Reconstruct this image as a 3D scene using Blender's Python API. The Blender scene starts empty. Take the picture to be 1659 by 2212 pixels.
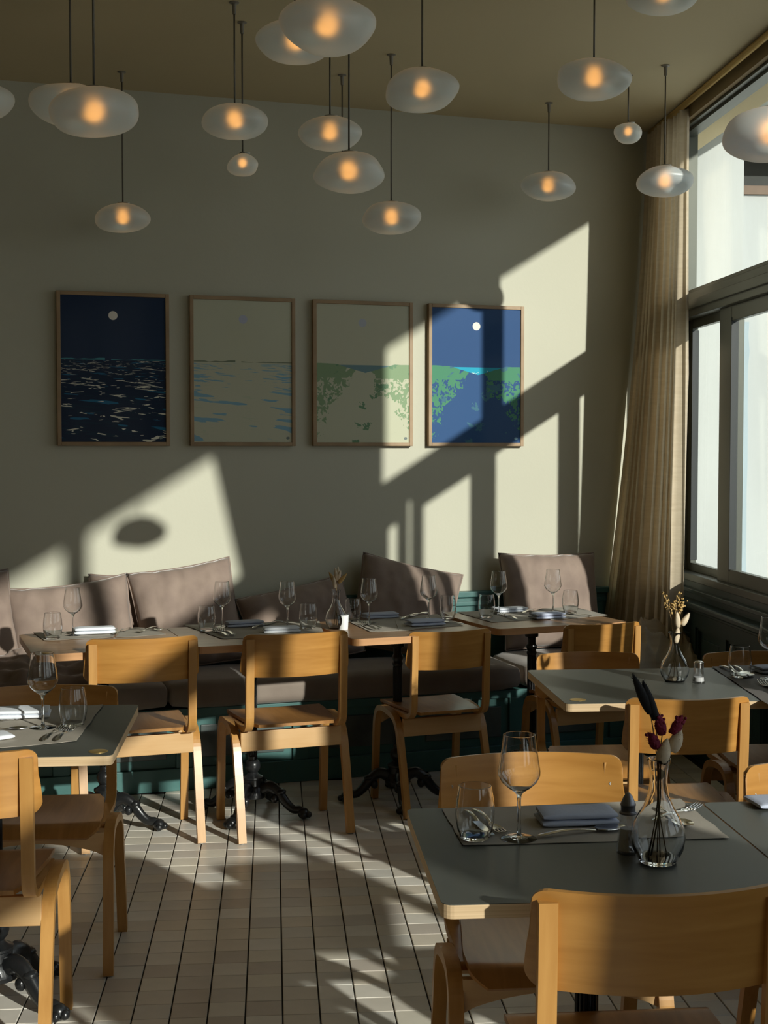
import bpy, bmesh, math, random
from mathutils import Vector, Matrix, noise
from math import sin, cos, pi, radians, sqrt, atan2

S = bpy.context.scene
COL = S.collection

# ------------------------------------------------------------------ camera
FPX = 2960.0
PITCH = math.atan2(133, FPX)
YAW = math.atan2(240, math.hypot(FPX, 133))
CAMH = 1.5
cam = bpy.data.cameras.new('camera')
cam.sensor_fit = 'VERTICAL'
cam.sensor_height = 36.0
cam.lens = 36.0 * FPX / 2212.0
cam.clip_start = 0.05
camo = bpy.data.objects.new('camera', cam)
camo.location = (0, 0, CAMH)
camo.rotation_euler = (pi / 2 - PITCH, 0, -YAW)
COL.objects.link(camo)
S.camera = camo

# ------------------------------------------------------------------ world, sun, exposure
SUN_DIR = Vector((-0.64, 1.0, -0.403)).normalized()
w = bpy.data.worlds.new('world')
S.world = w
w.use_nodes = True
wn = w.node_tree.nodes
wl = w.node_tree.links
bg = wn['Background']
tc = wn.new('ShaderNodeTexCoord')
sep = wn.new('ShaderNodeSeparateXYZ')
cr = wn.new('ShaderNodeValToRGB')
cr.color_ramp.elements[0].position = 0.0
cr.color_ramp.elements[0].color = (0.88, 0.91, 0.90, 1)
cr.color_ramp.elements[1].position = 0.7
cr.color_ramp.elements[1].color = (0.50, 0.62, 0.78, 1)
wl.new(tc.outputs['Generated'], sep.inputs[0])
wl.new(sep.outputs['Z'], cr.inputs[0])
wl.new(cr.outputs[0], bg.inputs[0])
bg.inputs[1].default_value = 1.5

sl = bpy.data.lights.new('sun', 'SUN')
sl.energy = 4.95
sl.angle = radians(0.95)
sl.color = (1.0, 0.965, 0.89)
so = bpy.data.objects.new('sun', sl)
so.rotation_euler = SUN_DIR.to_track_quat('-Z', 'Y').to_euler()
so.location = (8, -8, 7)
COL.objects.link(so)

S.view_settings.view_transform = 'Standard'
S.view_settings.look = 'None'
S.view_settings.gamma = 1.0
S.view_settings.use_curve_mapping = False
S.view_settings.exposure = 0.0
S.cycles.use_denoising = True
S.cycles.max_bounces = 16
S.cycles.transmission_bounces = 16
S.cycles.diffuse_bounces = 5
S.cycles.glossy_bounces = 6
S.cycles.transparent_max_bounces = 24
S.cycles.sample_clamp_indirect = 4.0
S.cycles.caustics_reflective = False
S.cycles.caustics_refractive = False

XG = 2.12          # glazing plane
YB, YF = -3.6, 6.77
TB = math.tan(radians(13.2))
WA = radians(13.2)
CEIL = 3.195
for (y0, y1) in ((4.35, 7.0), (0.32, 3.45), (-3.2, -0.55)):
    pl = bpy.data.lights.new('window_portal', 'AREA')
    pl.shape = 'RECTANGLE'
    pl.size = 2.2
    pl.size_y = y1 - y0
    pl.cycles.is_portal = True
    po = bpy.data.objects.new('window_portal', pl)
    po.location = (XG + 0.08, (y0 + y1) / 2, 1.98)
    po.rotation_euler = (0, radians(90), 0)
    COL.objects.link(po)

_f = Vector((sin(YAW) * cos(PITCH), cos(YAW) * cos(PITCH), -sin(PITCH)))
_r = Vector((cos(YAW), -sin(YAW), 0))
_u = _r.cross(_f)


def at(px, py, z):
    """Point at height z that the photograph shows at pixel (px, py)."""
    d = _f + _r * ((px - 829.5) / FPX) - _u * ((py - 1106) / FPX)
    t = (z - CAMH) / d.z
    return Vector((0, 0, CAMH)) + d * t


# ------------------------------------------------------------------ materials
def hexc(r, g, b):
    f = lambda c: ((c / 255 + 0.055) / 1.055) ** 2.4 if c > 10 else c / 255 / 12.92
    return (f(r), f(g), f(b), 1)


def mat(name, col, rough=0.6, metal=0.0, var=0.0, scale=6.0, stretch=(1, 1, 1), bump=0.0, bscale=None, sheen=0.0,
        col2=None, spec=0.5, detail=4.0, coat=0.0, dist=0.0, obj_coord=True):
    m = bpy.data.materials.new(name)
    m.use_nodes = True
    nt = m.node_tree
    b = nt.nodes['Principled BSDF']
    b.inputs['Base Color'].default_value = (*col[:3], 1)
    b.inputs['Roughness'].default_value = rough
    b.inputs['Metallic'].default_value = metal
    b.inputs['Specular IOR Level'].default_value = spec
    if sheen:
        b.inputs['Sheen Weight'].default_value = sheen
        b.inputs['Sheen Roughness'].default_value = 0.4
    if coat:
        b.inputs['Coat Weight'].default_value = coat
        b.inputs['Coat Roughness'].default_value = 0.25
    t = nt.nodes.new('ShaderNodeTexCoord')
    mp = nt.nodes.new('ShaderNodeMapping')
    mp.inputs['Scale'].default_value = stretch
    nt.links.new(t.outputs['Object'], mp.inputs[0])
    if var or col2:
        n = nt.nodes.new('ShaderNodeTexNoise')
        n.inputs['Scale'].default_value = scale
        n.inputs['Detail'].default_value = detail
        n.inputs['Distortion'].default_value = dist
        nt.links.new(mp.outputs[0], n.inputs['Vector'])
        r = nt.nodes.new('ShaderNodeValToRGB')
        r.color_ramp.elements[0].position = 0.32
        r.color_ramp.elements[1].position = 0.68
        if col2:
            r.color_ramp.elements[0].color = (*col[:3], 1)
            r.color_ramp.elements[1].color = (*col2[:3], 1)
        else:
            r.color_ramp.elements[0].color = (*[c * (1 - var) for c in col[:3]], 1)
            r.color_ramp.elements[1].color = (*[min(1, c * (1 + var)) for c in col[:3]], 1)
        nt.links.new(n.outputs[0], r.inputs[0])
        nt.links.new(r.outputs[0], b.inputs['Base Color'])
    if bump:
        n2 = nt.nodes.new('ShaderNodeTexNoise')
        n2.inputs['Scale'].default_value = bscale or scale * 4
        n2.inputs['Detail'].default_value = 3
        nt.links.new(mp.outputs[0], n2.inputs['Vector'])
        bp = nt.nodes.new('ShaderNodeBump')
        bp.inputs['Strength'].default_value = bump
        bp.inputs['Distance'].default_value = 0.004
        nt.links.new(n2.outputs[0], bp.inputs['Height'])
        nt.links.new(bp.outputs[0], b.inputs['Normal'])
    return m


def thin_glass(name, tint=(1, 1, 1), base=0.04, edge=0.85, power=3.0, rough=0.0):
    m = bpy.data.materials.new(name)
    m.use_nodes = True
    nt = m.node_tree
    nt.nodes.remove(nt.nodes['Principled BSDF'])
    out = nt.nodes['Material Output']
    tr = nt.nodes.new('ShaderNodeBsdfTransparent')
    tr.inputs[0].default_value = (*tint, 1)
    gl = nt.nodes.new('ShaderNodeBsdfGlossy')
    gl.inputs['Roughness'].default_value = rough
    lw = nt.nodes.new('ShaderNodeLayerWeight')
    lw.inputs[0].default_value = 0.5
    pw = nt.nodes.new('ShaderNodeMath'); pw.operation = 'POWER'; pw.inputs[1].default_value = power
    ml = nt.nodes.new('ShaderNodeMath'); ml.operation = 'MULTIPLY_ADD'
    ml.inputs[1].default_value = edge; ml.inputs[2].default_value = base
    mx = nt.nodes.new('ShaderNodeMixShader')
    L = nt.links.new
    L(lw.outputs['Facing'], pw.inputs[0]); L(pw.outputs[0], ml.inputs[0]); L(ml.outputs[0], mx.inputs[0])
    L(tr.outputs[0], mx.inputs[1]); L(gl.outputs[0], mx.inputs[2]); L(mx.outputs[0], out.inputs[0])
    return m


M = {}
M['wall'] = mat('wall_paint', hexc(194, 192, 174), 0.85, var=0.03, scale=1.2, bump=0.12, bscale=60)
M['ceiling'] = mat('ceiling_paint', hexc(204, 187, 150), 0.9, var=0.03, scale=0.8, bump=0.1, bscale=40)
M['room'] = mat('room_paint', hexc(150, 140, 118), 0.9)
M['slate'] = mat('slate_panel_paint', (0.085, 0.105, 0.10), 0.3, var=0.35, scale=5, bump=0.2, bscale=30)
M['teal'] = mat('teal_painted_wood', (0.05, 0.14, 0.13), 0.42, var=0.12, scale=4, bump=0.1, bscale=50)
M['dteal'] = mat('dark_green_painted_wood', (0.022, 0.05, 0.044), 0.4, var=0.1, scale=4)
M['metal_frame'] = mat('dark_window_metal', (0.10, 0.105, 0.085), 0.35, metal=0.4)
M['gasket'] = mat('black_gasket', (0.01, 0.014, 0.014), 0.5)
M['brass'] = mat('brass', (0.72, 0.50, 0.18), 0.38, metal=0.9)
M['reveal'] = mat('beige_reveal', hexc(150, 128, 90), 0.7)
M['wood'] = mat('honey_beech_ply', (0.496, 0.244, 0.059), 0.36, scale=7, stretch=(0.55, 1, 5), col2=(0.392, 0.178, 0.037),
                bump=0.03, coat=0.25, dist=0.6)
M['wood_seat'] = mat('honey_beech_seat', (0.435, 0.204, 0.054), 0.33, scale=7, stretch=(5, 0.6, 1), col2=(0.313, 0.139, 0.033),
                     bump=0.03, coat=0.3, dist=0.6)
M['wood_strip'] = mat('beech_strip', (0.522, 0.274, 0.078), 0.38, scale=9, stretch=(6, 3, 0.6), col2=(0.435, 0.213, 0.054), coat=0.2)
M['wood_pale'] = mat('pale_beech_rail', (0.626, 0.400, 0.191), 0.45, scale=6, stretch=(0.6, 2, 5), col2=(0.557, 0.331, 0.139))
M['table_wood'] = mat('brown_table_wood', (0.34, 0.19, 0.095), 0.34, scale=5, stretch=(0.5, 5, 5), col2=(0.25, 0.135, 0.065), coat=0.25)
M['table_edge'] = mat('table_edge_wood', (0.58, 0.30, 0.13), 0.45, scale=6, stretch=(0.5, 2, 6), col2=(0.46, 0.23, 0.09))
M['laminate'] = mat('dark_grey_laminate', (0.072, 0.076, 0.066), 0.40, var=0.08, scale=3, bump=0.02)
M['ply_edge'] = mat('plywood_edge', (0.68, 0.50, 0.30), 0.6, scale=1, stretch=(1, 1, 260), col2=(0.52, 0.36, 0.2))
M['iron'] = mat('black_cast_iron', (0.012, 0.013, 0.014), 0.28, var=0.2, scale=20, bump=0.2, bscale=60)
M['velvet'] = mat('taupe_velvet', (0.296, 0.222, 0.178), 0.85, sheen=0.35, scale=9, col2=(0.226, 0.165, 0.135), bump=0.25, bscale=35)
M['velvet_seat'] = mat('taupe_seat_velvet', (0.261, 0.213, 0.174), 0.85, sheen=0.25, scale=7, col2=(0.209, 0.165, 0.135), bump=0.2, bscale=30)
M['linen'] = mat('beige_linen', (0.66, 0.56, 0.41), 0.85, scale=5, stretch=(2, 2, 14), col2=(0.57, 0.47, 0.33), bump=0.25, bscale=40)
_nt = M['linen'].node_tree
_pb = _nt.nodes['Principled BSDF']
_tl = _nt.nodes.new('ShaderNodeBsdfTranslucent')
_tl.inputs[0].default_value = (0.72, 0.60, 0.42, 1)
_mx = _nt.nodes.new('ShaderNodeMixShader'); _mx.inputs[0].default_value = 0.3
_nt.links.new(_pb.outputs[0], _mx.inputs[1]); _nt.links.new(_tl.outputs[0], _mx.inputs[2])
_nt.links.new(_mx.outputs[0], _nt.nodes['Material Output'].inputs[0])
M['oak'] = mat('oak_frame', (0.36, 0.24, 0.13), 0.5, scale=10, stretch=(1, 1, 1), col2=(0.28, 0.18, 0.09))
M['napkin'] = mat('blue_grey_napkin', (0.50, 0.54, 0.66), 0.8, var=0.06, scale=10, bump=0.15, bscale=120)
M['napkin_w'] = mat('white_napkin', (0.78, 0.81, 0.86), 0.8, var=0.04, scale=10, bump=0.15, bscale=120)
M['placemat'] = mat('taupe_paper_placemat', (0.40, 0.36, 0.30), 0.8, var=0.06, scale=12, bump=0.1, bscale=150)
M['placemat_d'] = mat('slate_paper_placemat', (0.17, 0.155, 0.145), 0.7, var=0.06, scale=12, bump=0.1, bscale=150)
M['steel'] = mat('polished_steel', (0.78, 0.76, 0.72), 0.16, metal=1.0)
M['cap'] = mat('grey_metal_cap', (0.22, 0.22, 0.24), 0.35, metal=0.9)
M['salt'] = mat('white_salt', (0.85, 0.85, 0.85), 0.9, bump=0.3, bscale=200)
M['screw'] = mat('screw_steel', (0.40, 0.37, 0.32), 0.5, metal=0.8)
M['glide'] = mat('grey_glide', (0.25, 0.24, 0.22), 0.6)
M['cord'] = mat('dark_bronze_rod', (0.13, 0.115, 0.09), 0.5, metal=0.2)
M['fit'] = mat('bronze_fitting', (0.24, 0.215, 0.175), 0.5, metal=0.2)
M['white_metal'] = mat('white_knob', (0.7, 0.7, 0.68), 0.4)
M['grout'] = mat('dark_grout', (0.035, 0.032, 0.028), 0.9)
M['glass'] = bpy.data.materials.new('clear_glass')
M['glass'].use_nodes = True
_b = M['glass'].node_tree.nodes['Principled BSDF']
_b.inputs['Base Color'].default_value = (0.985, 0.99, 0.99, 1)
_b.inputs['Roughness'].default_value = 0.0
_b.inputs['Transmission Weight'].default_value = 1.0
_b.inputs['IOR'].default_value = 1.45
M['thin'] = thin_glass('thin_clear_glass', (0.97, 0.97, 0.97), 0.12, 0.7, 2.5, 0.03)
M['pane'] = thin_glass('window_glass', (0.965, 0.985, 0.975), 0.035, 0.5, 5.0)
M['stem'] = mat('dry_stem', (0.30, 0.20, 0.09), 0.8)
M['gold'] = mat('golden_dry_flower', (0.50, 0.33, 0.12), 0.85, var=0.2, scale=80)
M['cream'] = mat('cream_dry_bud', (0.68, 0.56, 0.40), 0.85, var=0.12, scale=60)
M['blackfl'] = mat('black_bunny_tail', (0.008, 0.008, 0.009), 0.9)
M['crimson'] = mat('crimson_dry_flower', (0.20, 0.012, 0.04), 0.85, var=0.2, scale=80)
M['wax'] = mat('white_wax', (0.85, 0.85, 0.82), 0.5)
M['frost'] = mat('frosted_holder', (0.78, 0.80, 0.80), 0.4)
M['plaster'] = mat('white_exterior_plaster', (0.53, 0.55, 0.53), 0.9, var=0.09, scale=1.3, stretch=(2, 2, 0.35), bump=0.2, bscale=20)
M['plaster_b'] = mat('pale_blue_plaster', (0.40, 0.48, 0.51), 0.9, var=0.06, scale=1.5, bump=0.2, bscale=20)
M['concrete'] = mat('grey_concrete', (0.42, 0.44, 0.42), 0.9, var=0.25, scale=3.0, bump=0.4, bscale=14, detail=8)
M['dark_box'] = mat('dark_opening', (0.03, 0.033, 0.03), 0.7, var=0.3, scale=8)
M['rust'] = mat('weathered_wood', (0.20, 0.14, 0.10), 0.8, var=0.2, scale=9)
M['paving'] = mat('pale_paving', (0.50, 0.49, 0.45), 0.9, var=0.1, scale=2)
TILE_COLS = [(0.68, 0.63, 0.545), (0.76, 0.715, 0.63), (0.61, 0.565, 0.50), (0.71, 0.64, 0.53), (0.80, 0.765, 0.69),
             (0.58, 0.52, 0.45), (0.66, 0.635, 0.575), (0.74, 0.69, 0.58)]
MT = [mat('floor_tile_tone', c, 0.38, var=0.05, scale=9, bump=0.06, bscale=30) for c in TILE_COLS]


def lamp_material():
    m = bpy.data.materials.new('frosted_lamp_glass')
    m.use_nodes = True
    nt = m.node_tree
    nt.nodes.remove(nt.nodes['Principled BSDF'])
    out = nt.nodes['Material Output']
    L = nt.links.new
    tl = nt.nodes.new('ShaderNodeBsdfTranslucent'); tl.inputs[0].default_value = (0.40, 0.66, 0.92, 1)
    df = nt.nodes.new('ShaderNodeBsdfDiffuse'); df.inputs[0].default_value = (0.80, 0.84, 0.82, 1)
    rf = nt.nodes.new('ShaderNodeBsdfRefraction'); rf.inputs[0].default_value = (1.0, 0.60, 0.20, 1)
    rf.inputs['Roughness'].default_value = 0.84; rf.inputs['IOR'].default_value = 1.15
    gl = nt.nodes.new('ShaderNodeBsdfGlossy'); gl.inputs['Roughness'].default_value = 0.35
    a = nt.nodes.new('ShaderNodeMixShader'); a.inputs[0].default_value = 0.52
    b = nt.nodes.new('ShaderNodeMixShader'); b.inputs[0].default_value = 0.24
    c = nt.nodes.new('ShaderNodeMixShader'); c.inputs[0].default_value = 0.05
    L(tl.outputs[0], a.inputs[1]); L(df.outputs[0], a.inputs[2])
    L(a.outputs[0], b.inputs[1]); L(rf.outputs[0], b.inputs[2])
    L(b.outputs[0], c.inputs[1]); L(gl.outputs[0], c.inputs[2]); L(c.outputs[0], out.inputs[0])
    return m


M['lamp'] = lamp_material()


def emit(name, col, st):
    m = bpy.data.materials.new(name)
    m.use_nodes = True
    b = m.node_tree.nodes['Principled BSDF']
    b.inputs['Base Color'].default_value = (*col, 1)
    b.inputs['Emission Color'].default_value = (*col, 1)
    b.inputs['Emission Strength'].default_value = st
    return m


M['bulb'] = emit('amber_bulb', (1.0, 0.72, 0.42), 3.9)
M['flame'] = emit('candle_glow', (1.0, 0.8, 0.5), 2.0)


# ------------------------------------------------------------------ mesh helpers
class MB:
    def __init__(s):
        s.v = []; s.f = []; s.sm = []

    def add(s, vs, fs, smooth=False):
        o = len(s.v)
        s.v += [tuple(v) for v in vs]
        s.f += [tuple(i + o for i in f) for f in fs]
        s.sm += [smooth] * len(fs)
        return s

    def box(s, x0, x1, y0, y1, z0, z1, bev=0.0):
        if bev <= 0:
            vs = [(x, y, z) for z in (z0, z1) for y in (y0, y1) for x in (x0, x1)]
            fs = [(0, 2, 3, 1), (4, 5, 7, 6), (0, 1, 5, 4), (2, 6, 7, 3), (0, 4, 6, 2), (1, 3, 7, 5)]
            return s.add(vs, fs)
        bm = bmesh.new()
        bmesh.ops.create_cube(bm, size=1)
        for v in bm.verts:
            v.co = Vector(((x0 + x1) / 2 + v.co.x * (x1 - x0), (y0 + y1) / 2 + v.co.y * (y1 - y0), (z0 + z1) / 2 + v.co.z * (z1 - z0)))
        bmesh.ops.bevel(bm, geom=bm.edges[:], offset=bev, segments=2, affect='EDGES', profile=0.5)
        bm.verts.index_update()
        s.add([v.co for v in bm.verts], [[v.index for v in f.verts] for f in bm.faces])
        bm.free()
        return s

    def lathe(s, prof, n=24, c=(0, 0, 0), flute=0, famp=0.0):
        vs = []; fs = []
        cp = [prof[0]]
        for i in range(1, len(prof) - 1):
            p0, p1, p2 = (Vector(q_) for q_ in prof[i - 1:i + 2])
            d1, d2 = p1 - p0, p2 - p1
            if d1.length > 1e-6 and d2.length > 1e-6 and d1.angle(d2) > radians(40):
                if d1.length > 0.0012: cp.append(tuple(p1 - d1.normalized() * 0.0004))
                cp.append(prof[i])
                if d2.length > 0.0012: cp.append(tuple(p1 + d2.normalized() * 0.0004))
            else:
                cp.append(prof[i])
        cp.append(prof[-1])
        prof = cp
        k = len(prof)
        for j in range(n):
            a = 2 * pi * j / n
            q = 1 + (famp * cos(flute * a) if flute else 0)
            for (r, z) in prof:
                vs.append((c[0] + r * q * cos(a), c[1] + r * q * sin(a), c[2] + z))
        for j in range(n):
            j2 = (j + 1) % n
            for i in range(k - 1):
                fs.append((j * k + i, j2 * k + i, j2 * k + i + 1, j * k + i + 1))
        return s.add(vs, fs, True)

    def tube(s, pts, rad, n=8, cap=True, sx=1.0):
        pts = [Vector(p) for p in pts]
        m = len(pts)
        rs = rad if isinstance(rad, (list, tuple)) else [rad] * m
        vs = []; fs = []
        up = Vector((0, 0, 1))
        for i, p in enumerate(pts):
            d = (pts[min(i + 1, m - 1)] - pts[max(i - 1, 0)]).normalized()
            ref = Vector((0, 0, 1)) if abs(d.z) < 0.9 else Vector((1, 0, 0))
            a = d.cross(ref).normalized(); b = d.cross(a).normalized()
            for j in range(n):
                t = 2 * pi * j / n
                vs.append(p + a * cos(t) * rs[i] * sx + b * sin(t) * rs[i])
        for i in range(m - 1):
            for j in range(n):
                j2 = (j + 1) % n
                fs.append((i * n + j, i * n + j2, (i + 1) * n + j2, (i + 1) * n + j))
        if cap:
            fs.append(tuple(range(n))[::-1]); fs.append(tuple((m - 1) * n + j for j in range(n)))
        return s.add(vs, fs, True)

    def strip(s, path, x0, x1, th):
        """Bent strip: path in (y, z); extruded from x0 to x1, thickness th."""
        m = len(path)
        P = [Vector((0, a, b)) for a, b in path]
        vs = []; fs = []
        for i in range(m):
            d = (P[min(i + 1, m - 1)] - P[max(i - 1, 0)]).normalized()
            nn = Vector((0, -d.z, d.y)) * th / 2
            for x, sg in ((x0, 1), (x1, 1), (x1, -1), (x0, -1)):
                q = P[i] + nn * sg
                vs.append((x, q.y, q.z))
        for i in range(m - 1):
            for j in range(4):
                j2 = (j + 1) % 4
                fs.append((i * 4 + j, i * 4 + j2, (i + 1) * 4 + j2, (i + 1) * 4 + j))
        fs.append((3, 2, 1, 0)); fs.append(tuple((m - 1) * 4 + j for j in range(4)))
        return s.add(vs, fs)

    def sphere(s, c, r, n=14, m=9, sc=(1, 1, 1)):
        vs = [(c[0], c[1], c[2] - r * sc[2])]
        for i in range(1, m):
            t = -pi / 2 + pi * i / m
            for j in range(n):
                a = 2 * pi * j / n
                vs.append((c[0] + r * sc[0] * cos(t) * cos(a), c[1] + r * sc[1] * cos(t) * sin(a), c[2] + r * sc[2] * sin(t)))
        vs.append((c[0], c[1], c[2] + r * sc[2]))
        fs = []
        for j in range(n):
            j2 = (j + 1) % n
            fs.append((0, 1 + j2, 1 + j))
            for i in range(m - 2):
                fs.append((1 + i * n + j, 1 + i * n + j2, 1 + (i + 1) * n + j2, 1 + (i + 1) * n + j))
            fs.append((1 + (m - 2) * n + j, 1 + (m - 2) * n + j2, len(vs) - 1))
        return s.add(vs, fs, True)

    def grid(s, fn, nu, nv, th=0.0, smooth=True):
        """fn(u,v) in [0,1]^2 -> point; th>0 makes a closed slab of that thickness along the normal."""
        P = [[Vector(fn(i / nu, j / nv)) for j in range(nv + 1)] for i in range(nu + 1)]
        vs = []; fs = []
        k = nv + 1
        if th:
            N = []
            for i in range(nu + 1):
                row = []
                for j in range(nv + 1):
                    a = P[min(i + 1, nu)][j] - P[max(i - 1, 0)][j]
                    b = P[i][min(j + 1, nv)] - P[i][max(j - 1, 0)]
                    n_ = a.cross(b)
                    row.append(n_.normalized() if n_.length > 1e-9 else Vector((0, 0, 1)))
                N.append(row)
        for i in range(nu + 1):
            for j in range(nv + 1):
                vs.append(P[i][j])
        for i in range(nu):
            for j in range(nv):
                fs.append((i * k + j, (i + 1) * k + j, (i + 1) * k + j + 1, i * k + j + 1))
        if th:
            o = len(vs)
            for i in range(nu + 1):
                for j in range(nv + 1):
                    vs.append(P[i][j] - N[i][j] * th)
            for i in range(nu):
                for j in range(nv):
                    fs.append((o + i * k + j, o + i * k + j + 1, o + (i + 1) * k + j + 1, o + (i + 1) * k + j))
            s.add(vs, fs, smooth)
            base = len(s.v) - len(vs)
            rim = [(i * k) for i in range(nu + 1)] + [nu * k + j for j in range(1, nv + 1)] + \
                  [i * k + nv for i in range(nu - 1, -1, -1)] + [j for j in range(nv - 1, 0, -1)]
            # separate rim vertices keep the edge crisp
            rv = [vs[r] for r in rim] + [vs[o + r] for r in rim]
            m = len(rim)
            rf = [(q, q + m, (q + 1) % m + m, (q + 1) % m) for q in range(m)]
            s.add(rv, rf, False)
            return s
        return s.add(vs, fs, smooth)

    def mesh(s, name, m):
        me = bpy.data.meshes.new(name)
        me.from_pydata(s.v, [], s.f)
        me.polygons.foreach_set('use_smooth', s.sm)
        mats = m if isinstance(m, list) else [m]
        for q in mats:
            me.materials.append(q)
        me.validate(clean_customdata=False)
        me.update()
        return me

    def obj(s, name, m, parent=None, loc=None, rz=0.0):
        o = bpy.data.objects.new(name, s.mesh(name, m))
        COL.objects.link(o)
        if parent is not None:
            o.parent = parent
        if loc is not None:
            o.location = loc
        if rz:
            o.rotation_euler[2] = rz
        return o


def fixn(o):
    bm = bmesh.new(); bm.from_mesh(o.data)
    bmesh.ops.recalc_face_normals(bm, faces=bm.faces)
    bm.to_mesh(o.data); bm.free()
    return o


def empty(name, loc, rz=0.0, label=None, cat=None, group=None, sc=None):
    o = bpy.data.objects.new(name, None)
    o.empty_display_size = 0.1
    o.location = loc
    o.rotation_euler = (0, 0, rz)
    if sc:
        o.scale = sc
    COL.objects.link(o)
    tag(o, label, cat, group)
    return o


def tag(o, label=None, cat=None, group=None, kind=None):
    if label: o['label'] = label
    if cat: o['category'] = cat
    if group: o['group'] = group
    if kind: o['kind'] = kind
    return o


def copy_tree(o, parent=None):
    c = o.copy()
    COL.objects.link(c)
    c.parent = parent
    for ch in list(o.children):
        copy_tree(ch, c)
    return c


_used = set()


def place(proto, loc, rz, label, group=None, sc=None):
    o = proto if proto.name not in _used else copy_tree(proto)
    _used.add(proto.name)
    o.location = loc
    o.rotation_euler = (0, 0, rz)
    if sc:
        o.scale = sc
    o['label'] = label
    if group:
        o['group'] = group
    return o


def wp(u, d, z):
    """Along the back wall: u along it, d out from it into the room."""
    return Vector((u * cos(WA) + d * sin(WA), YF + u * sin(WA) - d * cos(WA), z))


def wall_frame(o):
    """Places an object built in (u, -d, z) axes onto the back wall."""
    o.location = (0, YF, 0)
    o.rotation_euler = (0, 0, WA)
    return o


rnd = random.Random(4)

# ------------------------------------------------------------------ shell
CX, CY = 2.01 + 0.09, YF + 2.10 * TB      # corner near the window wall
XL = -4.2
# floor slab below the tiles
fl = MB().box(XL, 2.4, YB, 7.6, -0.12, -0.006).obj('floor', M['grout'])
tag(fl, kind='structure')
c_ = MB().box(XL - 0.1, 2.4, YB - 0.1, 7.7, CEIL, CEIL + 0.15).obj('ceiling', M['ceiling']); tag(c_, kind='structure')
bw = MB()
u0, u1 = -5.2, 2.16
bw.box(u0, u1, 0, 0.12, -0.1, CEIL + 0.1)
bwo = bw.obj('wall_back', M['wall']); wall_frame(bwo); tag(bwo, kind='structure')
tag(MB().box(XL - 0.12, XL, YB, 6.2, -0.1, CEIL + 0.1).obj('wall_left', M['room']), kind='structure')
tag(MB().box(XL, 2.3, YB - 0.12, YB, -0.1, CEIL + 0.1).obj('wall_front', M['room']), kind='structure')

# back-wall wainscot behind the cushions
ws = MB()
ws.box(u0, 2.12, -0.022, 0.0, 0, 0.745)
ws.box(u0, 2.12, -0.045, 0.0, 0.745, 0.775, 0.004)
ws.box(u0, 2.12, -0.034, 0.0, 0.70, 0.722, 0.003)
wso = ws.obj('trim_1', M['teal']); wall_frame(wso); tag(wso, kind='structure')

# ------------------------------------------------------------------ floor tiles
TX, TY = 0.0995, 0.0958
ox, oy = 0.0205, 3.593
vis = []
rest = MB()
cells = []
for i in range(-44, 22):
    for j in range(-75, 42):
        x0 = ox + i * TX; y0 = oy + j * TY
        if x0 < XL or x0 + TX > 2.1 or y0 < YB or y0 > 7.0:
            continue
        xc, yc = x0 + TX / 2, y0 + TY / 2
        if yc > YF + xc * TB - 0.62:
            continue
        cells.append((i, j, xc, yc))


def proj(x, y, z):
    v = Vector((x, y, z - CAMH)); zc = v.dot(_f)
    if zc < 0.1: return None
    return (829.5 + FPX * v.dot(_r) / zc, 1106 - FPX * v.dot(_u) / zc)


def seen(x, y):
    p = proj(x, y, 0)
    if not p or not (-60 < p[0] < 1720 and 1600 < p[1] < 2235): return False
    if 940 < p[0] and p[1] > 1745 and not (p[0] < 1120 and p[1] > 1960): return False   # under the front table
    if p[0] > 1000 and p[1] < 2000: return False
    if p[0] < 130: return False
    return True


sv = sorted([c for c in cells if seen(c[2], c[3])], key=lambda c: c[3])[:300]
svs = {(c[0], c[1]) for c in sv}


def tile_mb(mb, cx, cy, dz, sx=TX - 0.0042, sy=TY - 0.0022):
    b = 0.0012
    hx, hy = sx / 2, sy / 2
    vs = [(cx - hx, cy - hy, -0.006), (cx + hx, cy - hy, -0.006), (cx + hx, cy + hy, -0.006), (cx - hx, cy + hy, -0.006),
          (cx - hx, cy - hy, dz - b), (cx + hx, cy - hy, dz - b), (cx + hx, cy + hy, dz - b), (cx - hx, cy + hy, dz - b),
          (cx - hx + b, cy - hy + b, dz), (cx + hx - b, cy - hy + b, dz), (cx + hx - b, cy + hy - b, dz), (cx - hx + b, cy + hy - b, dz)]
    fs = []
    for q in range(4):
        q2 = (q + 1) % 4
        fs.append((q, q2, 4 + q2, 4 + q)); fs.append((4 + q, 4 + q2, 8 + q2, 8 + q))
    fs.append((8, 9, 10, 11))
    mb.add(vs, fs)


tile_meshes = []
for k, m in enumerate(MT):
    t = MB(); tile_mb(t, 0, 0, 0.0)
    tile_meshes.append(t.mesh('tile', m))
restm = MB(); rmi = []
for (i, j, xc, yc) in cells:
    k = rnd.choices(range(8), weights=[5, 4, 3, 3, 2, 2, 3, 3])[0]
    dz = rnd.uniform(-0.0007, 0.0)
    if (i, j) in svs:
        o = bpy.data.objects.new('tile', tile_meshes[k])
        o.location = (xc, yc, dz)
        o.parent = fl
        COL.objects.link(o)
    else:
        n0 = len(restm.f)
        tile_mb(restm, xc, yc, dz)
        rmi += [k] * (len(restm.f) - n0)
ro = restm.obj('floor_tiling', MT, fl)
ro.data.polygons.foreach_set('material_index', rmi)
ro['kind'] = 'stuff'

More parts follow.
